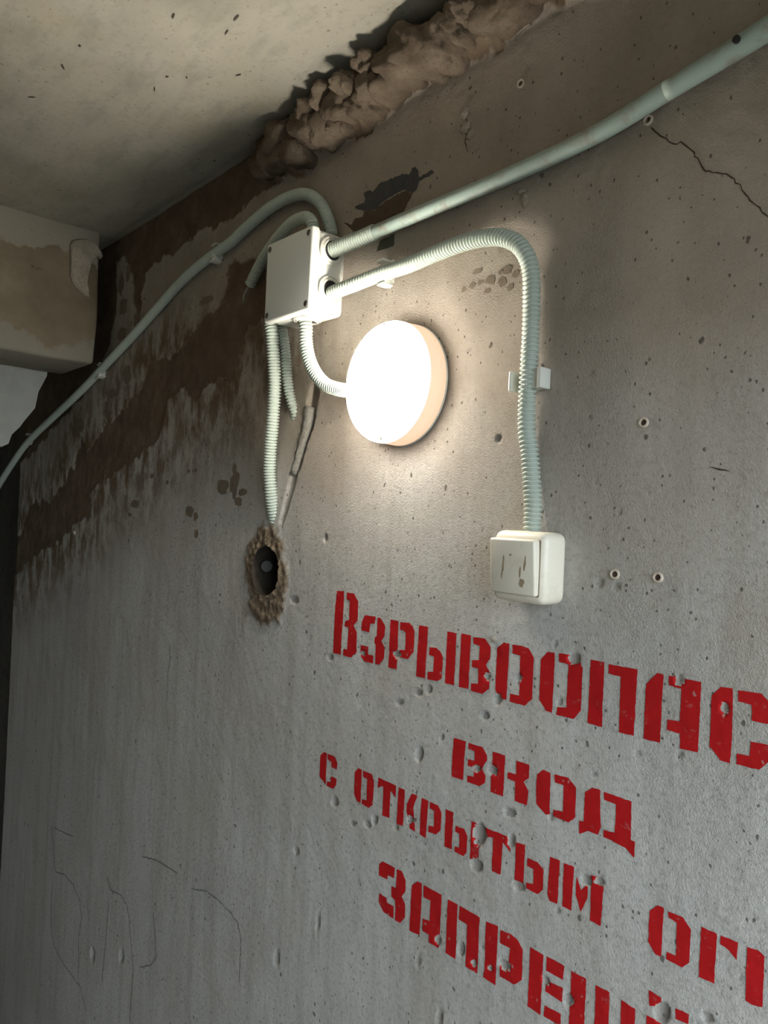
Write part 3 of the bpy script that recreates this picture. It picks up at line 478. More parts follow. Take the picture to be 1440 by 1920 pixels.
def mat_paint(name, c, wear, wearcol, rough=.55):
    k = NT(name)
    col = k.mix(k.ramp(k.noise(30, 4, .6), [(.35, .0), (.7, .5)]), c, tuple(v * .72 for v in c))
    sp = k.pores(150, .16, .32, .8)
    w = k.math('MAXIMUM', k.ramp(k.noise(75, 5, .75), [(.60, 0.0), (.74, wear)]), k.math('MULTIPLY', sp, wear * 1.4))
    col = k.mix(w, col, wearcol)
    k.base(col, rough)
    k.b.inputs['Specular IOR Level'].default_value = .25
    k.bump(k.noise(240, 4, .7), .35, .0012)
    return k.m

def mat_flat(name, c, rough=.9):
    k = NT(name)
    col = k.mix(k.ramp(k.noise(90, 4, .6), [(.3, 0.0), (.7, .6)]), c, tuple(min(1, v * 1.5 + .01) for v in c))
    k.base(col, rough); k.b.inputs['Specular IOR Level'].default_value = .2
    return k.m

def mat_glow(name, c, strength, body=(.9, .9, .88)):
    k = NT(name); k.base(body, .4)
    k.b.inputs['Emission Color'].default_value = (*c, 1)
    k.b.inputs['Emission Strength'].default_value = strength
    return k.m

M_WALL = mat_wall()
M_CEIL = mat_ceiling()
M_LUMP = mat_mortar('crumbling_mortar', [(.095, .070, .048), (.15, .115, .082), (.215, .17, .125)], 40, 1.0)
M_COLLAR = mat_mortar('rough_brown_mortar', [(.15, .105, .062), (.26, .19, .115), (.36, .275, .175)], 90, 1.0)
M_FLECK = mat_mortar('pale_plaster_fleck', [(.33, .29, .23), (.42, .37, .30), (.5, .45, .38)], 60)
M_NICHE = mat_mortar('niche_concrete_shade', [(.030, .025, .019), (.05, .041, .031), (.08, .064, .048)], 70)  # near black: the shade inside the hole is painted into the concrete
M_BEAD = mat_mortar('grey_mortar', [(.24, .22, .185), (.32, .30, .26), (.40, .375, .33)], 50)
M_BOX = mat_plastic('cream_plastic', (.74, .74, .67), .40)
M_LID = mat_plastic('matt_grey_cream_plastic', (.85, .855, .775), .5)
M_RUBBER = mat_plastic('soft_cream_rubber', (.70, .68, .60), .6)
M_COND = mat_plastic('grey_green_conduit', (.47, .53, .46), .45, .10)
M_PIPE = mat_plastic('dusty_green_pipe', (.33, .415, .365), .5, .8, (.25, .215, .16))
M_SWITCH = mat_plastic('ivory_plastic', (.88, .82, .68), .35, .20, (.45, .36, .22))
M_SMUDGE = mat_flat('brown_smudge', (.34, .27, .17))
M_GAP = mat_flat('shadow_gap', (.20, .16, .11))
M_SCREW = mat_plastic('dark_screw', (.13, .12, .10), .5)
M_DARK = mat_plastic('dark_hollow', (.03, .028, .025), .9)
M_STEEL = mat_plastic('dull_grey_metal', (.075, .072, .068), .7)  # stub darkened along with the niche, shade included in its colour
M_PLUG = mat_plastic('beige_nylon', (.62, .53, .43), .6, .35)
M_BORE = mat_flat('plug_bore', (.07, .05, .035))
M_RED = mat_paint('red_stencil_paint', (.50, .010, .012), .55, (.42, .22, .20))
M_TAR = [mat_flat('slate_paint_patch', (.060, .058, .058)), mat_flat('brown_paint_patch', (.075, .055, .038)), mat_flat('olive_paint_patch', (.060, .062, .042))]
M_WET = mat_flat('damp_blot', (.17, .135, .10))
M_CRACK = mat_flat('crack_shadow', (.055, .042, .03))
M_PENCIL = mat_flat('pencil_mark', (.19, .19, .178))
M_WIRE = mat_plastic('grey_wire', (.35, .33, .30), .5)
M_OPP = mat_mortar('dull_concrete', [(.36, .33, .28), (.46, .43, .37), (.54, .51, .44)], 6, .3)
M_SOOT = mat_mortar('grimy_concrete', [(.10, .095, .085), (.14, .135, .12), (.19, .18, .16)], 6, .3)
M_FLOOR = mat_mortar('floor_concrete', [(.09, .085, .075), (.13, .125, .11), (.17, .165, .15)], 8, .4)

# ------------------------------------------------------------------ the wall with the lamp
def lines(*segs):
    out = []
    for a, b, st in segs:
        n = max(1, int(round((b - a) / st)))
        out += list(np.linspace(a, b, n, endpoint=False))
    out.append(segs[-1][1])
    return np.array(out)
xs = lines((-2.42, -1.9, .0052), (-1.9, -1.35, .0036), (-1.35, -1.0, .0027), (-1.0, -.20, .0021), (-.20, 0.1, .012), (0.1, DX, .06))
zs = lines((0.0, .5, .03), (.5, 1.08, .0075), (1.08, 2.215, .00225))
hx, hz = D['hole'][0], D['hole'][2]
store = {}
def wall_fn(x, z):
    h, mud, bul, s1, s2, pd_, rough = height(x, z, True)
    store['coll'] = collar(x, z)
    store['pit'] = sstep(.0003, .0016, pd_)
    store['mud'] = np.maximum(mud, bul * .8)
    rs = sstep(-.24, -.005, s2) * (s2 < .002)
    # run-off only below the bare band
    store['rust'] = rs * sstep(2.02, 1.90, z + .22 * (x + 1.2)) 
    store['dust'] = sstep(1.46, 1.92, z + fbm(x, z, 3.5, 4, 12.0) * .5 + .14 * sstep(-.75, -.30, x)) * (1 - .2 * sstep(-1.1, -1.7, x))
    return np.stack([x, -h, z], 1)
me = grid_mesh('wall_right', xs, zs, wall_fn, lambda x, z: np.hypot(x - hx, z - hz) > HOLE_R - .0005)
me.flip_normals()
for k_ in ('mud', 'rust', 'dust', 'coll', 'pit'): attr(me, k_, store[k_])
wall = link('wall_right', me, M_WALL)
tag(wall, 'long weathered concrete wall carrying the lamp, conduits and red stencilled warning', 'wall', kind='structure')
bm = bmesh.new(); add_box(bm, -3.4, DX, .10, .26, 0, CEIL + .02)
bm_obj('wall_core', bm, M_SOOT, wall)

def conform(bm, off, hide_pits=False):
    co = np.array([v.co[:] for v in bm.verts])
    h, pd_ = height(co[:, 0], co[:, 2])
    o_ = np.full(len(co), off)
    if hide_pits: o_ = np.where(pd_ > .0005, -.0016, o_)
    for v, hh, oo, p_ in zip(bm.verts, h, o_, pd_): v.co.y = -(hh + oo)
def rough_poly(pts, jit, rng, step=.004):
    out = []
    n = len(pts)
    for i in range(n):
        a = np.array(pts[i]); b = np.array(pts[(i + 1) % n])
        L = np.linalg.norm(b - a); m = max(1, int(L / step))
        t = (b - a) / max(L, 1e-9); nn = np.array([-t[1], t[0]])
        for j in range(m):
            p = a + (b - a) * j / m
            if j: p = p + nn * rng.gauss(0, jit)
            out.append(p)
    return out
def decal(name, polys, mat, off=.0004, jit=.0002, step=.003, hide=False, parent=None, seed=0, edge=.004):
    rng = random.Random(seed)
    bm = bmesh.new()
    for poly in polys:
        p = rough_poly(poly, jit, rng, edge)
        b2 = bmesh.new()
        vsx = [b2.verts.new((a[0], 0, a[1])) for a in p]
        f = b2.faces.new(vsx)
        f.normal_update()
        bmesh.ops.triangulate(b2, faces=[f], ngon_method='EAR_CLIP')
        lo = np.min(np.array(p), 0); hi = np.max(np.array(p), 0)
        for ax, nrm in ((0, (1, 0, 0)), (1, (0, 0, 1))):
            c = math.floor(lo[ax] / step) * step + step
            while c < hi[ax]:
                bmesh.ops.bisect_plane(b2, geom=b2.verts[:] + b2.edges[:] + b2.faces[:], dist=1e-6,
                                       plane_co=(c, 0, 0) if ax == 0 else (0, 0, c), plane_no=nrm)
                c += step
        tmp = bpy.data.meshes.new('t'); b2.to_mesh(tmp); b2.free(); bm.from_mesh(tmp); bpy.data.meshes.remove(tmp)
    conform(bm, off, hide)
    for f in bm.faces:
        f.normal_update()
        if f.normal.y > 0: f.normal_flip()
    me_ = bpy.data.meshes.new(name); bm.to_mesh(me_); bm.free()
    return link(name, me_, mat, parent if parent is not None else wall, True)
def blob_poly(c, rng, n=26, j=.34):
    x, z, rx, rz = c
    ph = [1 + rng.uniform(-j, j) for _ in range(n)]
    ph = [(ph[i - 1] + ph[i] * 2 + ph[(i + 1) % n]) / 4 for i in range(n)]
    return [(x + rx * ph[i] * math.cos(2 * math.pi * i / n), z + rz * ph[i] * math.sin(2 * math.pi * i / n)) for i in range(n)]
def ribbon(name, line, w, mat, off=.00035, seed=0):
    rng = random.Random(seed)
    pts = [np.array(p) for p in line]
    dense = []
    for a, b in zip(pts, pts[1:]):
        m = max(1, int(np.linalg.norm(b - a) / .004))
        for j in range(m): dense.append(a + (b - a) * j / m + np.array([rng.gauss(0, .0006), rng.gauss(0, .0006)]))
    dense.append(pts[-1])
    bm = bmesh.new(); prev = None
    for i, p in enumerate(dense):
        t = dense[min(i + 1, len(dense) - 1)] - dense[max(i - 1, 0)]
        t = t / max(np.linalg.norm(t), 1e-9); nn = np.array([-t[1], t[0]])
        ww = w * rng.uniform(.55, 1.15) * (.35 if i in (0, len(dense) - 1) else 1) / 2
        a = bm.verts.new((p[0] + nn[0] * ww, 0, p[1] + nn[1] * ww)); b = bm.verts.new((p[0] - nn[0] * ww, 0, p[1] - nn[1] * ww))
        if prev: bm.faces.new((prev[0], prev[1], b, a))
        prev = (a, b)
    conform(bm, off)
    for f in bm.faces:
        f.normal_update()
        if f.normal.y > 0: f.normal_flip()
    me_ = bpy.data.meshes.new(name); bm.to_mesh(me_); bm.free()
    return link(name, me_, mat, wall)

# red stencilled warning, letter by letter
for i, (polys, ch) in enumerate(zip(D['letters'], LETTER_NAMES)):
    o = decal('painted_letter', polys, M_RED, .00045, .00016, .0025, True, seed=i, edge=.003)
    o['label'] = 'red stencilled letter ' + ch

# old paint patch, damp blots, cracks and scribbles
for i, (poly, kk) in enumerate(D['smears']):
    o = decal('old_paint_patch', [poly], M_TAR[kk], .0004 + .00008 * (2 - kk), .0006, .004, seed=50 + i)
    o['label'] = ['slate grey remnant of old paint', 'brown remnant of old paint', 'olive remnant of old paint'][kk]
rng = random.Random(4)
for c in D['blots_a'] + D['blots_b'] + D['ghost']:
    o = decal('damp_blot', [blob_poly(c, rng)], M_WET, .0004, .0003, .004, seed=80)
for i, l in enumerate(D['cracks']):
    ribbon('crack', l, .0014, M_CRACK, seed=i)
for i, l in enumerate(D['pencil']):
    ribbon('pencil_scribble', l, .0028, M_PENCIL, seed=20 + i)

# crumbling mortar along the joint with the ceiling
for i, (x, y, z, rx, ry, rz) in enumerate(D['lumps']):
    bm = bmesh.new()
    bmesh.ops.create_icosphere(bm, subdivisions=4, radius=1.0)
    rr = random.Random(100 + i); rot = Matrix.Rotation(rr.uniform(-.5, .5), 3, 'Y')
    s0 = Vector((i * 3.7, i * 1.9, 0))
    z = min(z, CEIL - rz * .55)
    for v in bm.verts:
        p = v.co.copy()
        p = Vector([math.copysign(abs(q) ** .72, q) for q in p])
        d = .96 + .26 * mnoise.noise(p * 1.2 + s0) + .12 * mnoise.noise(p * 2.9 + s0) + .07 * mnoise.noise(p * 7 + s0) + .05 * mnoise.noise(p * 15 + s0)
        q = rot @ Vector((p.x * rx * 1.15 * d, p.y * ry * 1.55 * d, p.z * rz * 1.15 * d))
        v.co = Vector((x, y - .012, z)) + q
    bm_obj('mortar_lump', bm, M_LUMP, wall, True)
for i, c in enumerate(D['fleck']):
    bm = bmesh.new(); bmesh.ops.create_icosphere(bm, subdivisions=3, radius=1.0)
    for v in bm.verts:
        d = 1 + .45 * mnoise.noise(v.co * 1.8 + Vector((i * 5, 0, 0))) + .2 * mnoise.noise(v.co * 4.5)
        v.co = Vector((c[0] + v.co.x * c[2] * d, -.001 + v.co.y * .003 * d, c[1] + v.co.z * c[3] * d))
    bm_obj('plaster_fleck', bm, M_FLECK, wall, True)
# mortar bead filling the top of the chase
g0 = D['groove']
gx = lambda t: np.interp(t, np.linspace(0, 1, len(g0)), [p[0] for p in g0]); gz = lambda t: np.interp(t, np.linspace(0, 1, len(g0)), [p[1] for p in g0])
bead = sweep('mortar_bead', [(gx(t) - .007, .009, gz(t)) for t in (.12, .25, .4, .55, .66)], lambda t: .0125 * (1 - .3 * t), M_BEAD, wall, corrugated=False, seg=16)
for v in bead.data.vertices:
    v.co += Vector((1, 1, 0)) * (.0025 * mnoise.noise(v.co * 90))

# round niche drilled in the wall with a stub inside
NR, NA = 6, 96
pol = np.array([(HOLE_R - .0003 + .008 * jj / NR, 2 * math.pi * ii / NA, jj / NR) for jj in range(NR + 1) for ii in range(NA)])
px_, pz_ = hx + pol[:, 0] * np.cos(pol[:, 1]), hz + pol[:, 0] * np.sin(pol[:, 1])
hh, _ = height(px_, pz_)
bm = bmesh.new()
Vg = [bm.verts.new((a, -(h_ + .0009 - .0022 * f ** 2), c)) for a, c, h_, f in zip(px_, pz_, hh, pol[:, 2])]
for jj in range(NR):
    for ii in range(NA):
        a = jj * NA + ii; b = jj * NA + (ii + 1) % NA
        bm.faces.new((Vg[a], Vg[b], Vg[b + NA], Vg[a + NA]))
o = bm_obj('mortar_collar', bm, M_WALL, wall, True)
o['label'] = 'rough brown mortar rim of the round niche'
for k_, v_ in (('mud', 0), ('rust', 0), ('dust', 0), ('coll', 1), ('pit', 0)): attr(o.data, k_, np.full(len(o.data.vertices), v_))
bm = bmesh.new()
lathe(bm, [(HOLE_R + .0005, .0035), (HOLE_R, 0), (HOLE_R - .001, -.02), (HOLE_R - .002, -.055), (0, -.056)], (hx, 0, hz), seg=64)
bm_obj('niche_lining', bm, M_NICHE, wall, True)
sc = Vector(D['stub']); ax_ = Vector((.80, -.58, .02)).normalized()
bm = bmesh.new()
lathe(bm, [(.0098, -.03), (.0098, -.0012), (.0088, 0.0), (.0, .0004)], (0, 0, 0), 'z', 28, 1.0)
mr = ax_.to_track_quat('Z', 'Y').to_matrix()
for v in bm.verts: v.co = sc + mr @ v.co
auto_smooth(bm_obj('pipe_stub', bm, M_STEEL, wall))['label'] = 'grey round stub inside the niche'

# ------------------------------------------------------------------ rest of the room shell
cxs = lines((-3.4, -2.0, .05), (-2.0, .25, .0075), (.25, DX, .06))
cys = lines((-3.2, -1.25, .06), (-1.25, .02, .0075), (.02, .26, .06))
def ceil_fn(x, y):
    h = fbm(x, y, 3, 3, 31.0) * .010 + fbm(x, y, 26, 4, 33.0) * .0022
    return np.stack([x, y, CEIL + h + .006 * sstep(-.03, .0, y)], 1)
me = grid_mesh('ceiling', cxs, cys, ceil_fn); me.flip_normals()
ceil = link('ceiling', me, M_CEIL)
tag(ceil, 'stained beige concrete ceiling slab', 'ceiling', kind='structure')
bm = bmesh.new(); add_box(bm, -3.4, DX, -3.2, .26, CEIL + .03, CEIL + .22)
bm_obj('slab', bm, M_CEIL, ceil)
rng = random.Random(12)
for i, p in enumerate(D['ceilmarks']):
    bm = bmesh.new()
    L_, w_ = rng.uniform(.003, .008), rng.uniform(.0008, .0018); a_ = rng.uniform(-.6, .9)
    pts_ = []
    for q in range(9):
        t = 2 * math.pi * q / 9; r0 = rng.uniform(.7, 1.2)
        dx, dy = L_ * r0 * math.cos(t), w_ * r0 * math.sin(t)
        pts_.append((p[0] + dx * math.cos(a_) - dy * math.sin(a_), p[1] + dx * math.sin(a_) + dy * math.cos(a_)))
    hs = ceil_fn(np.array([q[0] for q in pts_]), np.array([q[1] for q in pts_]))[:, 2]
    bm.faces.new([bm.verts.new((q[0], q[1], h_ - .0012)) for q, h_ in zip(pts_, hs)])
    bm_obj('dark_mark', bm, M_CRACK, ceil)
bm = bmesh.new()
slab(bm, [(p[0], p[1], CEIL + .004) for p in D['chip']], (0, 0, -1), .010)
bm_obj('broken_chip', bm, M_LUMP, ceil)

bm = bmesh.new(); add_box(bm, -3.4, DX + .15, -3.2, .26, -.12, 0)
tag(bm_obj('floor', bm, M_FLOOR), 'grey concrete floor', 'floor', kind='structure')
bm = bmesh.new(); add_box(bm, DX + .15, 40, -30, 30, -.12, -.01)
tag(bm_obj('ground', bm, M_SOOT), 'dark bare ground outside the doorway', 'ground', kind='structure')
bm = bmesh.new(); add_box(bm, -3.4, DX, -1.95, -1.80, 0, CEIL + .02)
tag(bm_obj('wall_left', bm, M_OPP), 'bare concrete wall facing the lamp', 'wall', kind='structure')  # unseen wall; distance and tone set for the lamp light it bounces back
bm = bmesh.new(); add_box(bm, -3.5, -3.3, -3.2, .26, 0, CEIL + .02)
tag(bm_obj('wall_back', bm, M_SOOT), 'dark far end wall of the passage', 'wall', kind='structure')
bm = bmesh.new()
add_box(bm, DX, DX + .15, -3.2, DY0, 0, CEIL + .22); add_box(bm, DX, DX + .15, DY1, .26, 0, CEIL + .22); add_box(bm, DX, DX + .15, DY0, DY1, DZ, CEIL + .22)
tag(bm_obj('wall_front', bm, M_SOOT), 'entrance wall with open doorway behind the viewer', 'wall', kind='structure')

def mat_beam():
    k = NT('patched_lintel_concrete')
    sep = k.n('ShaderNodeSeparateXYZ'); k.l(k.co, sep.inputs[0])
    col = k.ramp(k.noise(7, 5, .6), [(.32, (.145, .112, .068)), (.55, (.215, .178, .12)), (.72, (.28, .245, .18))])
    edge = k.math('ADD', k.math('MULTIPLY', k.math('SUBTRACT', k.noise(9, 4, .6), .5), .20), sep.outputs[2])
    skim = k.ramp(edge, [(.0, 0.0), (1.0, 1.0)])
    top = k.math('MULTIPLY', k.math('SUBTRACT', edge, 2.135), 120.0, True)
    col = k.mix(k.math('MULTIPLY', top, .85), col, (.33, .305, .25))
    low = k.math('MULTIPLY', k.math('SUBTRACT', 1.955, edge), 90.0, True)
    col = k.mix(k.math('MULTIPLY', low, .7), col, (.28, .262, .22))
    pp = k.pores(60, .2, .32, 1.0)
    col = k.mix(k.math('MULTIPLY', pp, .6), col, (.07, .055, .04))
    k.base(col, .93); k.bump(k.noise(90, 5, .7), .5, .003)
    return k.m
M_BEAM = mat_beam()
bm = bmesh.new()
add_box(bm, -1.90, -1.70, -1.81, -.047, 1.912, CEIL + .015, .008, 2)
ed = [e for e in bm.edges if e.calc_length() > .1]
for c in np.arange(-1.2, -.06, .03):
    bmesh.ops.bisect_plane(bm, geom=bm.verts[:] + bm.edges[:] + bm.faces[:], plane_co=(0, c, 0), plane_no=(0, 1, 0))
for c in np.arange(1.94, 2.2, .03):
    bmesh.ops.bisect_plane(bm, geom=bm.verts[:] + bm.edges[:] + bm.faces[:], plane_co=(0, 0, c), plane_no=(0, 0, 1))
for v in bm.verts:
    v.co += Vector((mnoise.noise(v.co * 9), mnoise.noise(v.co * 9 + Vector((7, 0, 0))), mnoise.noise(v.co * 9 + Vector((0, 7, 0))) if v.co.z < 2.1 else 0)) * .006
beam = bm_obj('lintel_beam', bm, M_BEAM)
auto_smooth(beam, 50)
tag(beam, 'heavy brown-stained concrete lintel under the ceiling in the far corner', 'beam')
bm = bmesh.new(); slab(bm, [(-1.704, p[1], p[2]) for p in D['splash']], (1, 0, 0), .016)
bmesh.ops.bevel(bm, geom=[e for e in bm.edges], offset=.003, segments=2, affect='EDGES')
o = bm_obj('mortar_splash', bm, M_FLECK, beam); auto_smooth(o, 60); o['label'] = 'pale comma-shaped blob of dried mortar'

k = NT('whitewashed_plaster')
c_ = k.ramp(k.noise(14, 5, .6), [(.3, (.31, .32, .295)), (.6, (.38, .39, .365)), (.8, (.44, .45, .42))])
c_ = k.mix(k.math('MULTIPLY', k.pores(40, .12, .3, 1.0), .7), c_, (.12, .1, .08))
k.base(c_, .85); k.bump(k.noise(70, 4, .6), .3, .003)
bm = bmesh.new()
slab(bm, [(-1.90, p[1], p[2]) for p in D['panel'][1:-2]] + [(-1.90, -.40, 1.72), (-1.90, -.40, 1.95)], (-1, 0, 0), .10)
o = bm_obj('plaster_panel', bm, k.m)
tag(o, 'whitewashed plaster remnant with broken slanting edge below the lintel', 'plaster')

# ------------------------------------------------------------------ junction box
BX0, BX1, BZ0, BZ1, BD = -.962, -.8445, 1.8805, 1.9995, .062
jb = empty('junction_box', (BX0 / 2 + BX1 / 2, 0, BZ0))
tag(jb, 'square cream plastic junction box with screwed lid above the round lamp', 'junction box')
bm = bmesh.new(); add_box(bm, BX0 + .0015, BX1 - .0015, -.0475, -.0005, BZ0 + .0015, BZ1 - .0015, .008, 4)
auto_smooth(bm_obj('body', bm, M_BOX, jb))
bm = bmesh.new(); add_box(bm, BX0 + .003, BX1 - .003, -.0495, -.045, BZ0 + .003, BZ1 - .003, .002, 2)
auto_smooth(bm_obj('seal', bm, M_RUBBER, jb))
bm = bmesh.new()
add_box(bm, BX0, BX1, -BD, -.0485, BZ0, BZ1, .004, 4)
lid = auto_smooth(bm_obj('lid', bm, M_LID, jb), 30)
for sx in (BX0 + .009, BX1 - .009):
    for sz in (BZ0 + .010, BZ1 - .010):
        bm = bmesh.new()
        lathe(bm, [(.0046, .0002), (.0040, .0008), (.0034, .0008), (.0030, .0003), (.0, .0003)], (sx, -BD, sz), seg=24)
        add_box(bm, sx - .0026, sx + .0026, -BD - .0007, -BD, sz - .0006, sz + .0006)
        me_ = bpy.data.meshes.new('lid_screw'); bmesh.ops.recalc_face_normals(bm, faces=bm.faces[:]); bm.to_mesh(me_); bm.free()
        to_local(me_, jb)
        s_ = link('lid_screw', me_, M_SCREW, lid)
G = [(.0, .0), (.0205, .0), (.0205, .0018), (.0188, .0030), (.0178, .0016), (.0168, .0030), (.0150, .0042), (.0142, .0028), (.0134, .0028), (.0134, -.004)]
def grommet(c, axis, sgn, inner=.0134):
    bm = bmesh.new(); lathe(bm, G[1:], c, axis, 40, sgn)
    auto_smooth(bm_obj('grommet', bm, M_RUBBER, jb), 50)
    bm = bmesh.new(); lathe(bm, [(.0136, .0012), (.0, .0012)], c, axis, 32, sgn)
    bm_obj('knockout', bm, M_DARK, jb)
c1 = D['cond']['c'][1]; e1 = D['cond']['e'][1]; f1 = D['cond']['f'][1]
grommet((BX1 - .001, -.0270, c1[2] - .0015), 'x', 1.0)
grommet((BX1 - .001, -.0265, e1[2] + .005), 'x', 1.0)
grommet((f1[0], -.029, BZ0 + .001), 'z', -1.0)
b1 = D['cond']['b'][1]
grommet((b1[0], -.027, BZ1 - .001), 'z', 1.0)

# ------------------------------------------------------------------ conduits
def conduit(name, key, rad, label, **kw):
    o = sweep(name, D['cond'][key], rad, kw.pop('mat', M_COND), **kw)
    tag(o, label, 'conduit', 'electrical conduits on the wall')
    return o
conduit('corrugated_conduit', 'a', .0092, 'corrugated grey conduit arching off the box top and running down-left along the wall')
stub = conduit('corrugated_conduit', 'b', .0092, 'short loose corrugated conduit bent behind the box, open end at its left')
conduit('corrugated_conduit', 'c', .0112, 'short wide corrugated sleeve joining the box to the smooth pipe', pitch=.0042)
conduit('corrugated_conduit', 'e', .0100, 'corrugated conduit bending from the box right side down to the switch', pitch=.0049)
conduit('corrugated_conduit', 'f', .0102, 'short curved corrugated conduit from the box bottom into the lamp')
conduit('corrugated_conduit', 'g', .0105, 'long hanging corrugated conduit ending in the wall above the round niche')
conduit('corrugated_conduit', 'h', .0085, 'short thinner corrugated conduit behind, vanishing into the wall chase')
p_ = D['cond']['b'][-1]; q_ = D['cond']['b'][-2]
dv = (Vector(p_) - Vector(q_)).normalized()
wl = [Vector(p_) - dv * .004, Vector(p_) + dv * .008 + Vector((-.002, 0, 0)), Vector(p_) + dv * .018 + Vector((-.004, 0, 0)), Vector(p_) + dv * .028 + Vector((-.003, .004, -.004))]
o = sweep('wire_end', [tuple(v) for v in wl], .0016, M_WIRE, stub, corrugated=False, seg=8)
o['label'] = 'bare grey wire poking out of the open end'

pipe = empty('smooth_pipe', D['cond']['d'][0])
tag(pipe, 'smooth dusty green plastic pipe rising to the upper right along the wall', 'conduit', 'electrical conduits on the wall')
sweep('tube', D['cond']['d'], .0092, M_PIPE, pipe, corrugated=False, seg=28)
sweep('coupling', D['cond']['d'][8:], lambda t: .0093 + .0014 * sstep(0, .25, t), M_PIPE, pipe, corrugated=False, seg=28)
bm = bmesh.new()
pc = Vector(D['pipehole'])
lathe(bm, [(.0032, -.004), (.0032, .0006), (0, .0006)], (pc.x, pc.y, pc.z), seg=16)
bm_obj('screw_hole', bm, M_DARK, pipe)

# ------------------------------------------------------------------ conduit clips
def clip(pos, direction, rad, label, off=.012, jaw=.020, tail=.0, L=.022):
    """saddle clip: base on the wall, two jaws hugging the tube; local x across, z along the tube"""
    t = empty('conduit_clip', pos)
    ang = math.atan2(direction[0], direction[1])
    t.rotation_euler = (0, ang, 0)
    tag(t, label, 'clip', 'plastic conduit clips')
    def part(name, *boxes):
        bm = bmesh.new()
        for b in boxes: add_box(bm, *b, .0012, 2)
        me_ = bpy.data.meshes.new(name); bm.to_mesh(me_); bm.free()
        return auto_smooth(link(name, me_, M_BOX, t))
    part('base', (-rad - .006, rad + .006, -.0022, .0015, -L / 2, L / 2))
    part('jaw', (rad - .0004, rad + .0035 + jaw * .0, -off - rad * .75, -.001, -L / 2, L / 2))
    part('jaw', (-rad - .0035, -rad + .0004, -off - rad * .45, -.001, -L / 2, L / 2))
    part('lock', (rad + .003, rad + .003 + jaw, -.016, -.001, -L / 2 * .92, L / 2 * .92), (rad + .003 + jaw * .78, rad + .005 + jaw, -.019, -.001, -L / 2, L / 2))
    if tail: part('tail', (rad, rad + tail, -.005, -.001, -L * .2, L * .2))
    return t
CL = D['clips']
clip(CL['e2'], (0, 1), .0100, 'cream clip holding the vertical conduit above the switch', .013, .016)
def dirn(key, i, s=1):
    a, b = D['cond'][key][i], D['cond'][key][i + 1]
    return (s * (b[0] - a[0]), s * (b[2] - a[2]))
clip(CL['e1'], dirn('e', 3), .0100, 'cream clip under the conduit just right of the box', .016, .006, .012, .014)
clip(CL['a1'], dirn('a', 9, -1), .0092, 'clip on the left-running conduit nearest the box', .011, .008, .012, .014)
clip(CL['a2'], dirn('a', 14, -1), .0092, 'clip halfway down the left-running conduit, by the lintel', .011, .010, .014, .016)
clip(CL['a3'], dirn('a', 16, -1), .0092, 'farthest clip on the left-running conduit in the dark corner', .012, .006, .010, .014)

# ------------------------------------------------------------------ round wall lamp
LX, LZ, LR = -.7092, 1.7700, .0790
lamp = empty('round_wall_lamp', (LX, 0, LZ))
tag(lamp, 'lit round white wall lamp below the junction box', 'lamp')
M_FRONT = mat_glow('glowing_diffuser', (1.0, .93, .82), LAMP_FRONT)
M_RIM = mat_glow('glowing_warm_rim', (1.0, .66, .42), LAMP_SIDE, (.34, .31, .28))
bm = bmesh.new()
lathe(bm, [(0, .001), (LR - .001, .001), (LR, .0015), (LR, .0030), (LR - .0015, .0036), (LR - .006, .0036)], (LX, 0, LZ), seg=96)
auto_smooth(bm_obj('base', bm, M_BOX, lamp))
bm = bmesh.new()
lathe(bm, [(LR - .006, .0036), (LR - .0008, .0038), (LR - .0010, .014), (LR - .0016, .0300)], (LX, 0, LZ), seg=96)
bm_obj('diffuser_rim', bm, M_RIM, lamp, True)
bm = bmesh.new()
pr = []
RS = .0110
for q in range(0, 7):
    t = math.pi / 2 * q / 6; pr.append((LR - .0016 - RS * .8 * (1 - math.cos(t)), .0300 + RS * math.sin(t)))
r0_, h0_ = pr[-1]
for q in range(1, 9):
    r_ = r0_ * (1 - q / 8); pr.append((r_, h0_ + .0260 * (1 - (r_ / r0_) ** 2)))
lathe(bm, pr, (LX, 0, LZ), seg=96)
bm_obj('diffuser', bm, M_FRONT, lamp, True)
for dx, dz in ((-.001, .0715), (.003, -.0715)):
    bm = bmesh.new(); lathe(bm, [(.003, .034), (.003, .0398), (.0022, .0405), (0, .0405)], (LX + dx, 0, LZ + dz), seg=16)
    bm_obj('cover_screw', bm, M_SCREW, lamp)

# ------------------------------------------------------------------ switch
SX0, SX1, SZ0, SZ1 = -.517, -.447, 1.5165, 1.5905
sw = empty('light_switch', ((SX0 + SX1) / 2, 0, SZ0))
tag(sw, 'grubby ivory surface-mounted light switch above the red lettering', 'light switch')
bm = bmesh.new(); add_box(bm, SX0, SX1, -.0395, -.0005, SZ0, SZ1, .0095, 5)
auto_smooth(bm_obj('housing', bm, M_SWITCH, sw), 50)
bm = bmesh.new(); add_box(bm, SX0 + .0040, SX1 - .0062, -.0402, -.037, SZ0 + .0080, SZ1 - .0080, .0015, 2)  # dark plate whose colour stands for the shadow gap round the rocker
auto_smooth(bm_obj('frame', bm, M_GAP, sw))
bm = bmesh.new()
cx_, cz_ = (SX0 + SX1) / 2 - .0010, (SZ0 + SZ1) / 2 + .0005
add_box(bm, cx_ - .0290, cx_ + .0290, -.0475, -.0375, cz_ - .0285, cz_ + .0285, .0022, 3, Matrix.Rotation(math.radians(5.0), 3, 'X'))
rock = auto_smooth(bm_obj('rocker', bm, M_SWITCH, sw), 40)
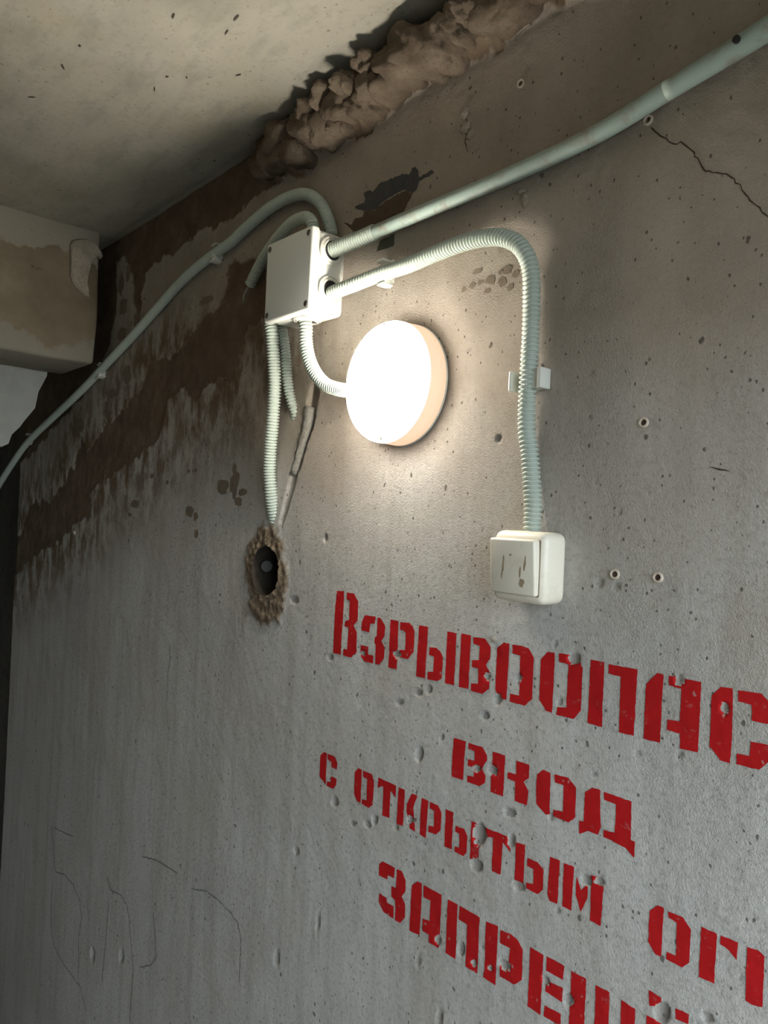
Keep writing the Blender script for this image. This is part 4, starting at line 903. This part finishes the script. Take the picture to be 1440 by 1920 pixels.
fn = Matrix.Translation((cx_, -.0425, cz_)) @ Matrix.Rotation(math.radians(5.0), 4, 'X')
rng = random.Random(3)
for (mx, mz, w_, h_) in ((-.011, .002, .0016, .011), (-.0125, -.008, .0012, .006), (.013, -.015, .0035, .005), (.017, .004, .0016, .008), (.011, -.004, .0012, .006), (-.001, .012, .0018, .0012)):
    bm = bmesh.new(); n = 11; vv = []
    for q in range(n):
        t = 2 * math.pi * q / n; r0 = rng.uniform(.6, 1.15)
        vv.append(bm.verts.new(fn @ Vector((mx + w_ * r0 * math.cos(t) + .12 * h_ * math.sin(t), -.0052, mz + h_ * r0 * math.sin(t)))))
    bm.faces.new(vv)
    me_ = bpy.data.meshes.new('dirt_smudge'); bm.to_mesh(me_); bm.free(); to_local(me_, sw)
    link('dirt_smudge', me_, M_SMUDGE, rock)

# ------------------------------------------------------------------ wall plugs
PL = ['beige wall plug above the smooth pipe, near the ceiling', 'wall plug just below the smooth pipe where the long crack starts',
      'wall plug alone on the wall right of the vertical conduit', 'wall plug right of the switch, nearer to it', 'wall plug right of the switch, farther from it',
      'pale wall plug at the lower edge of the brown band, far left']
for p, lb in zip(D['plugs'], PL):
    t = empty('wall_plug', (p[0], -float(height(np.array([p[0]]), np.array([p[2]]))[0][0]), p[2]))
    t.rotation_euler = (random.Random(lb).uniform(-.12, .12), 0, random.Random(lb + 'z').uniform(-.1, .1))
    tag(t, lb, 'wall plug', 'nylon plugs left in the wall')
    bm = bmesh.new(); lathe(bm, [(.0030, -.006), (.0030, .0015), (.0034, .0022), (.0046, .0022), (.0050, .0016), (.0050, -.002)], (0, 0, 0), seg=20)
    me_ = bpy.data.meshes.new('sleeve'); bmesh.ops.recalc_face_normals(bm, faces=bm.faces[:]); bm.to_mesh(me_); bm.free()
    auto_smooth(link('sleeve', me_, M_PLUG, t))
    bm = bmesh.new(); lathe(bm, [(.0031, .0004), (.0, .0004)], (0, 0, 0), seg=16)
    me_ = bpy.data.meshes.new('bore'); bm.to_mesh(me_); bm.free()
    link('bore', me_, M_BORE, t)
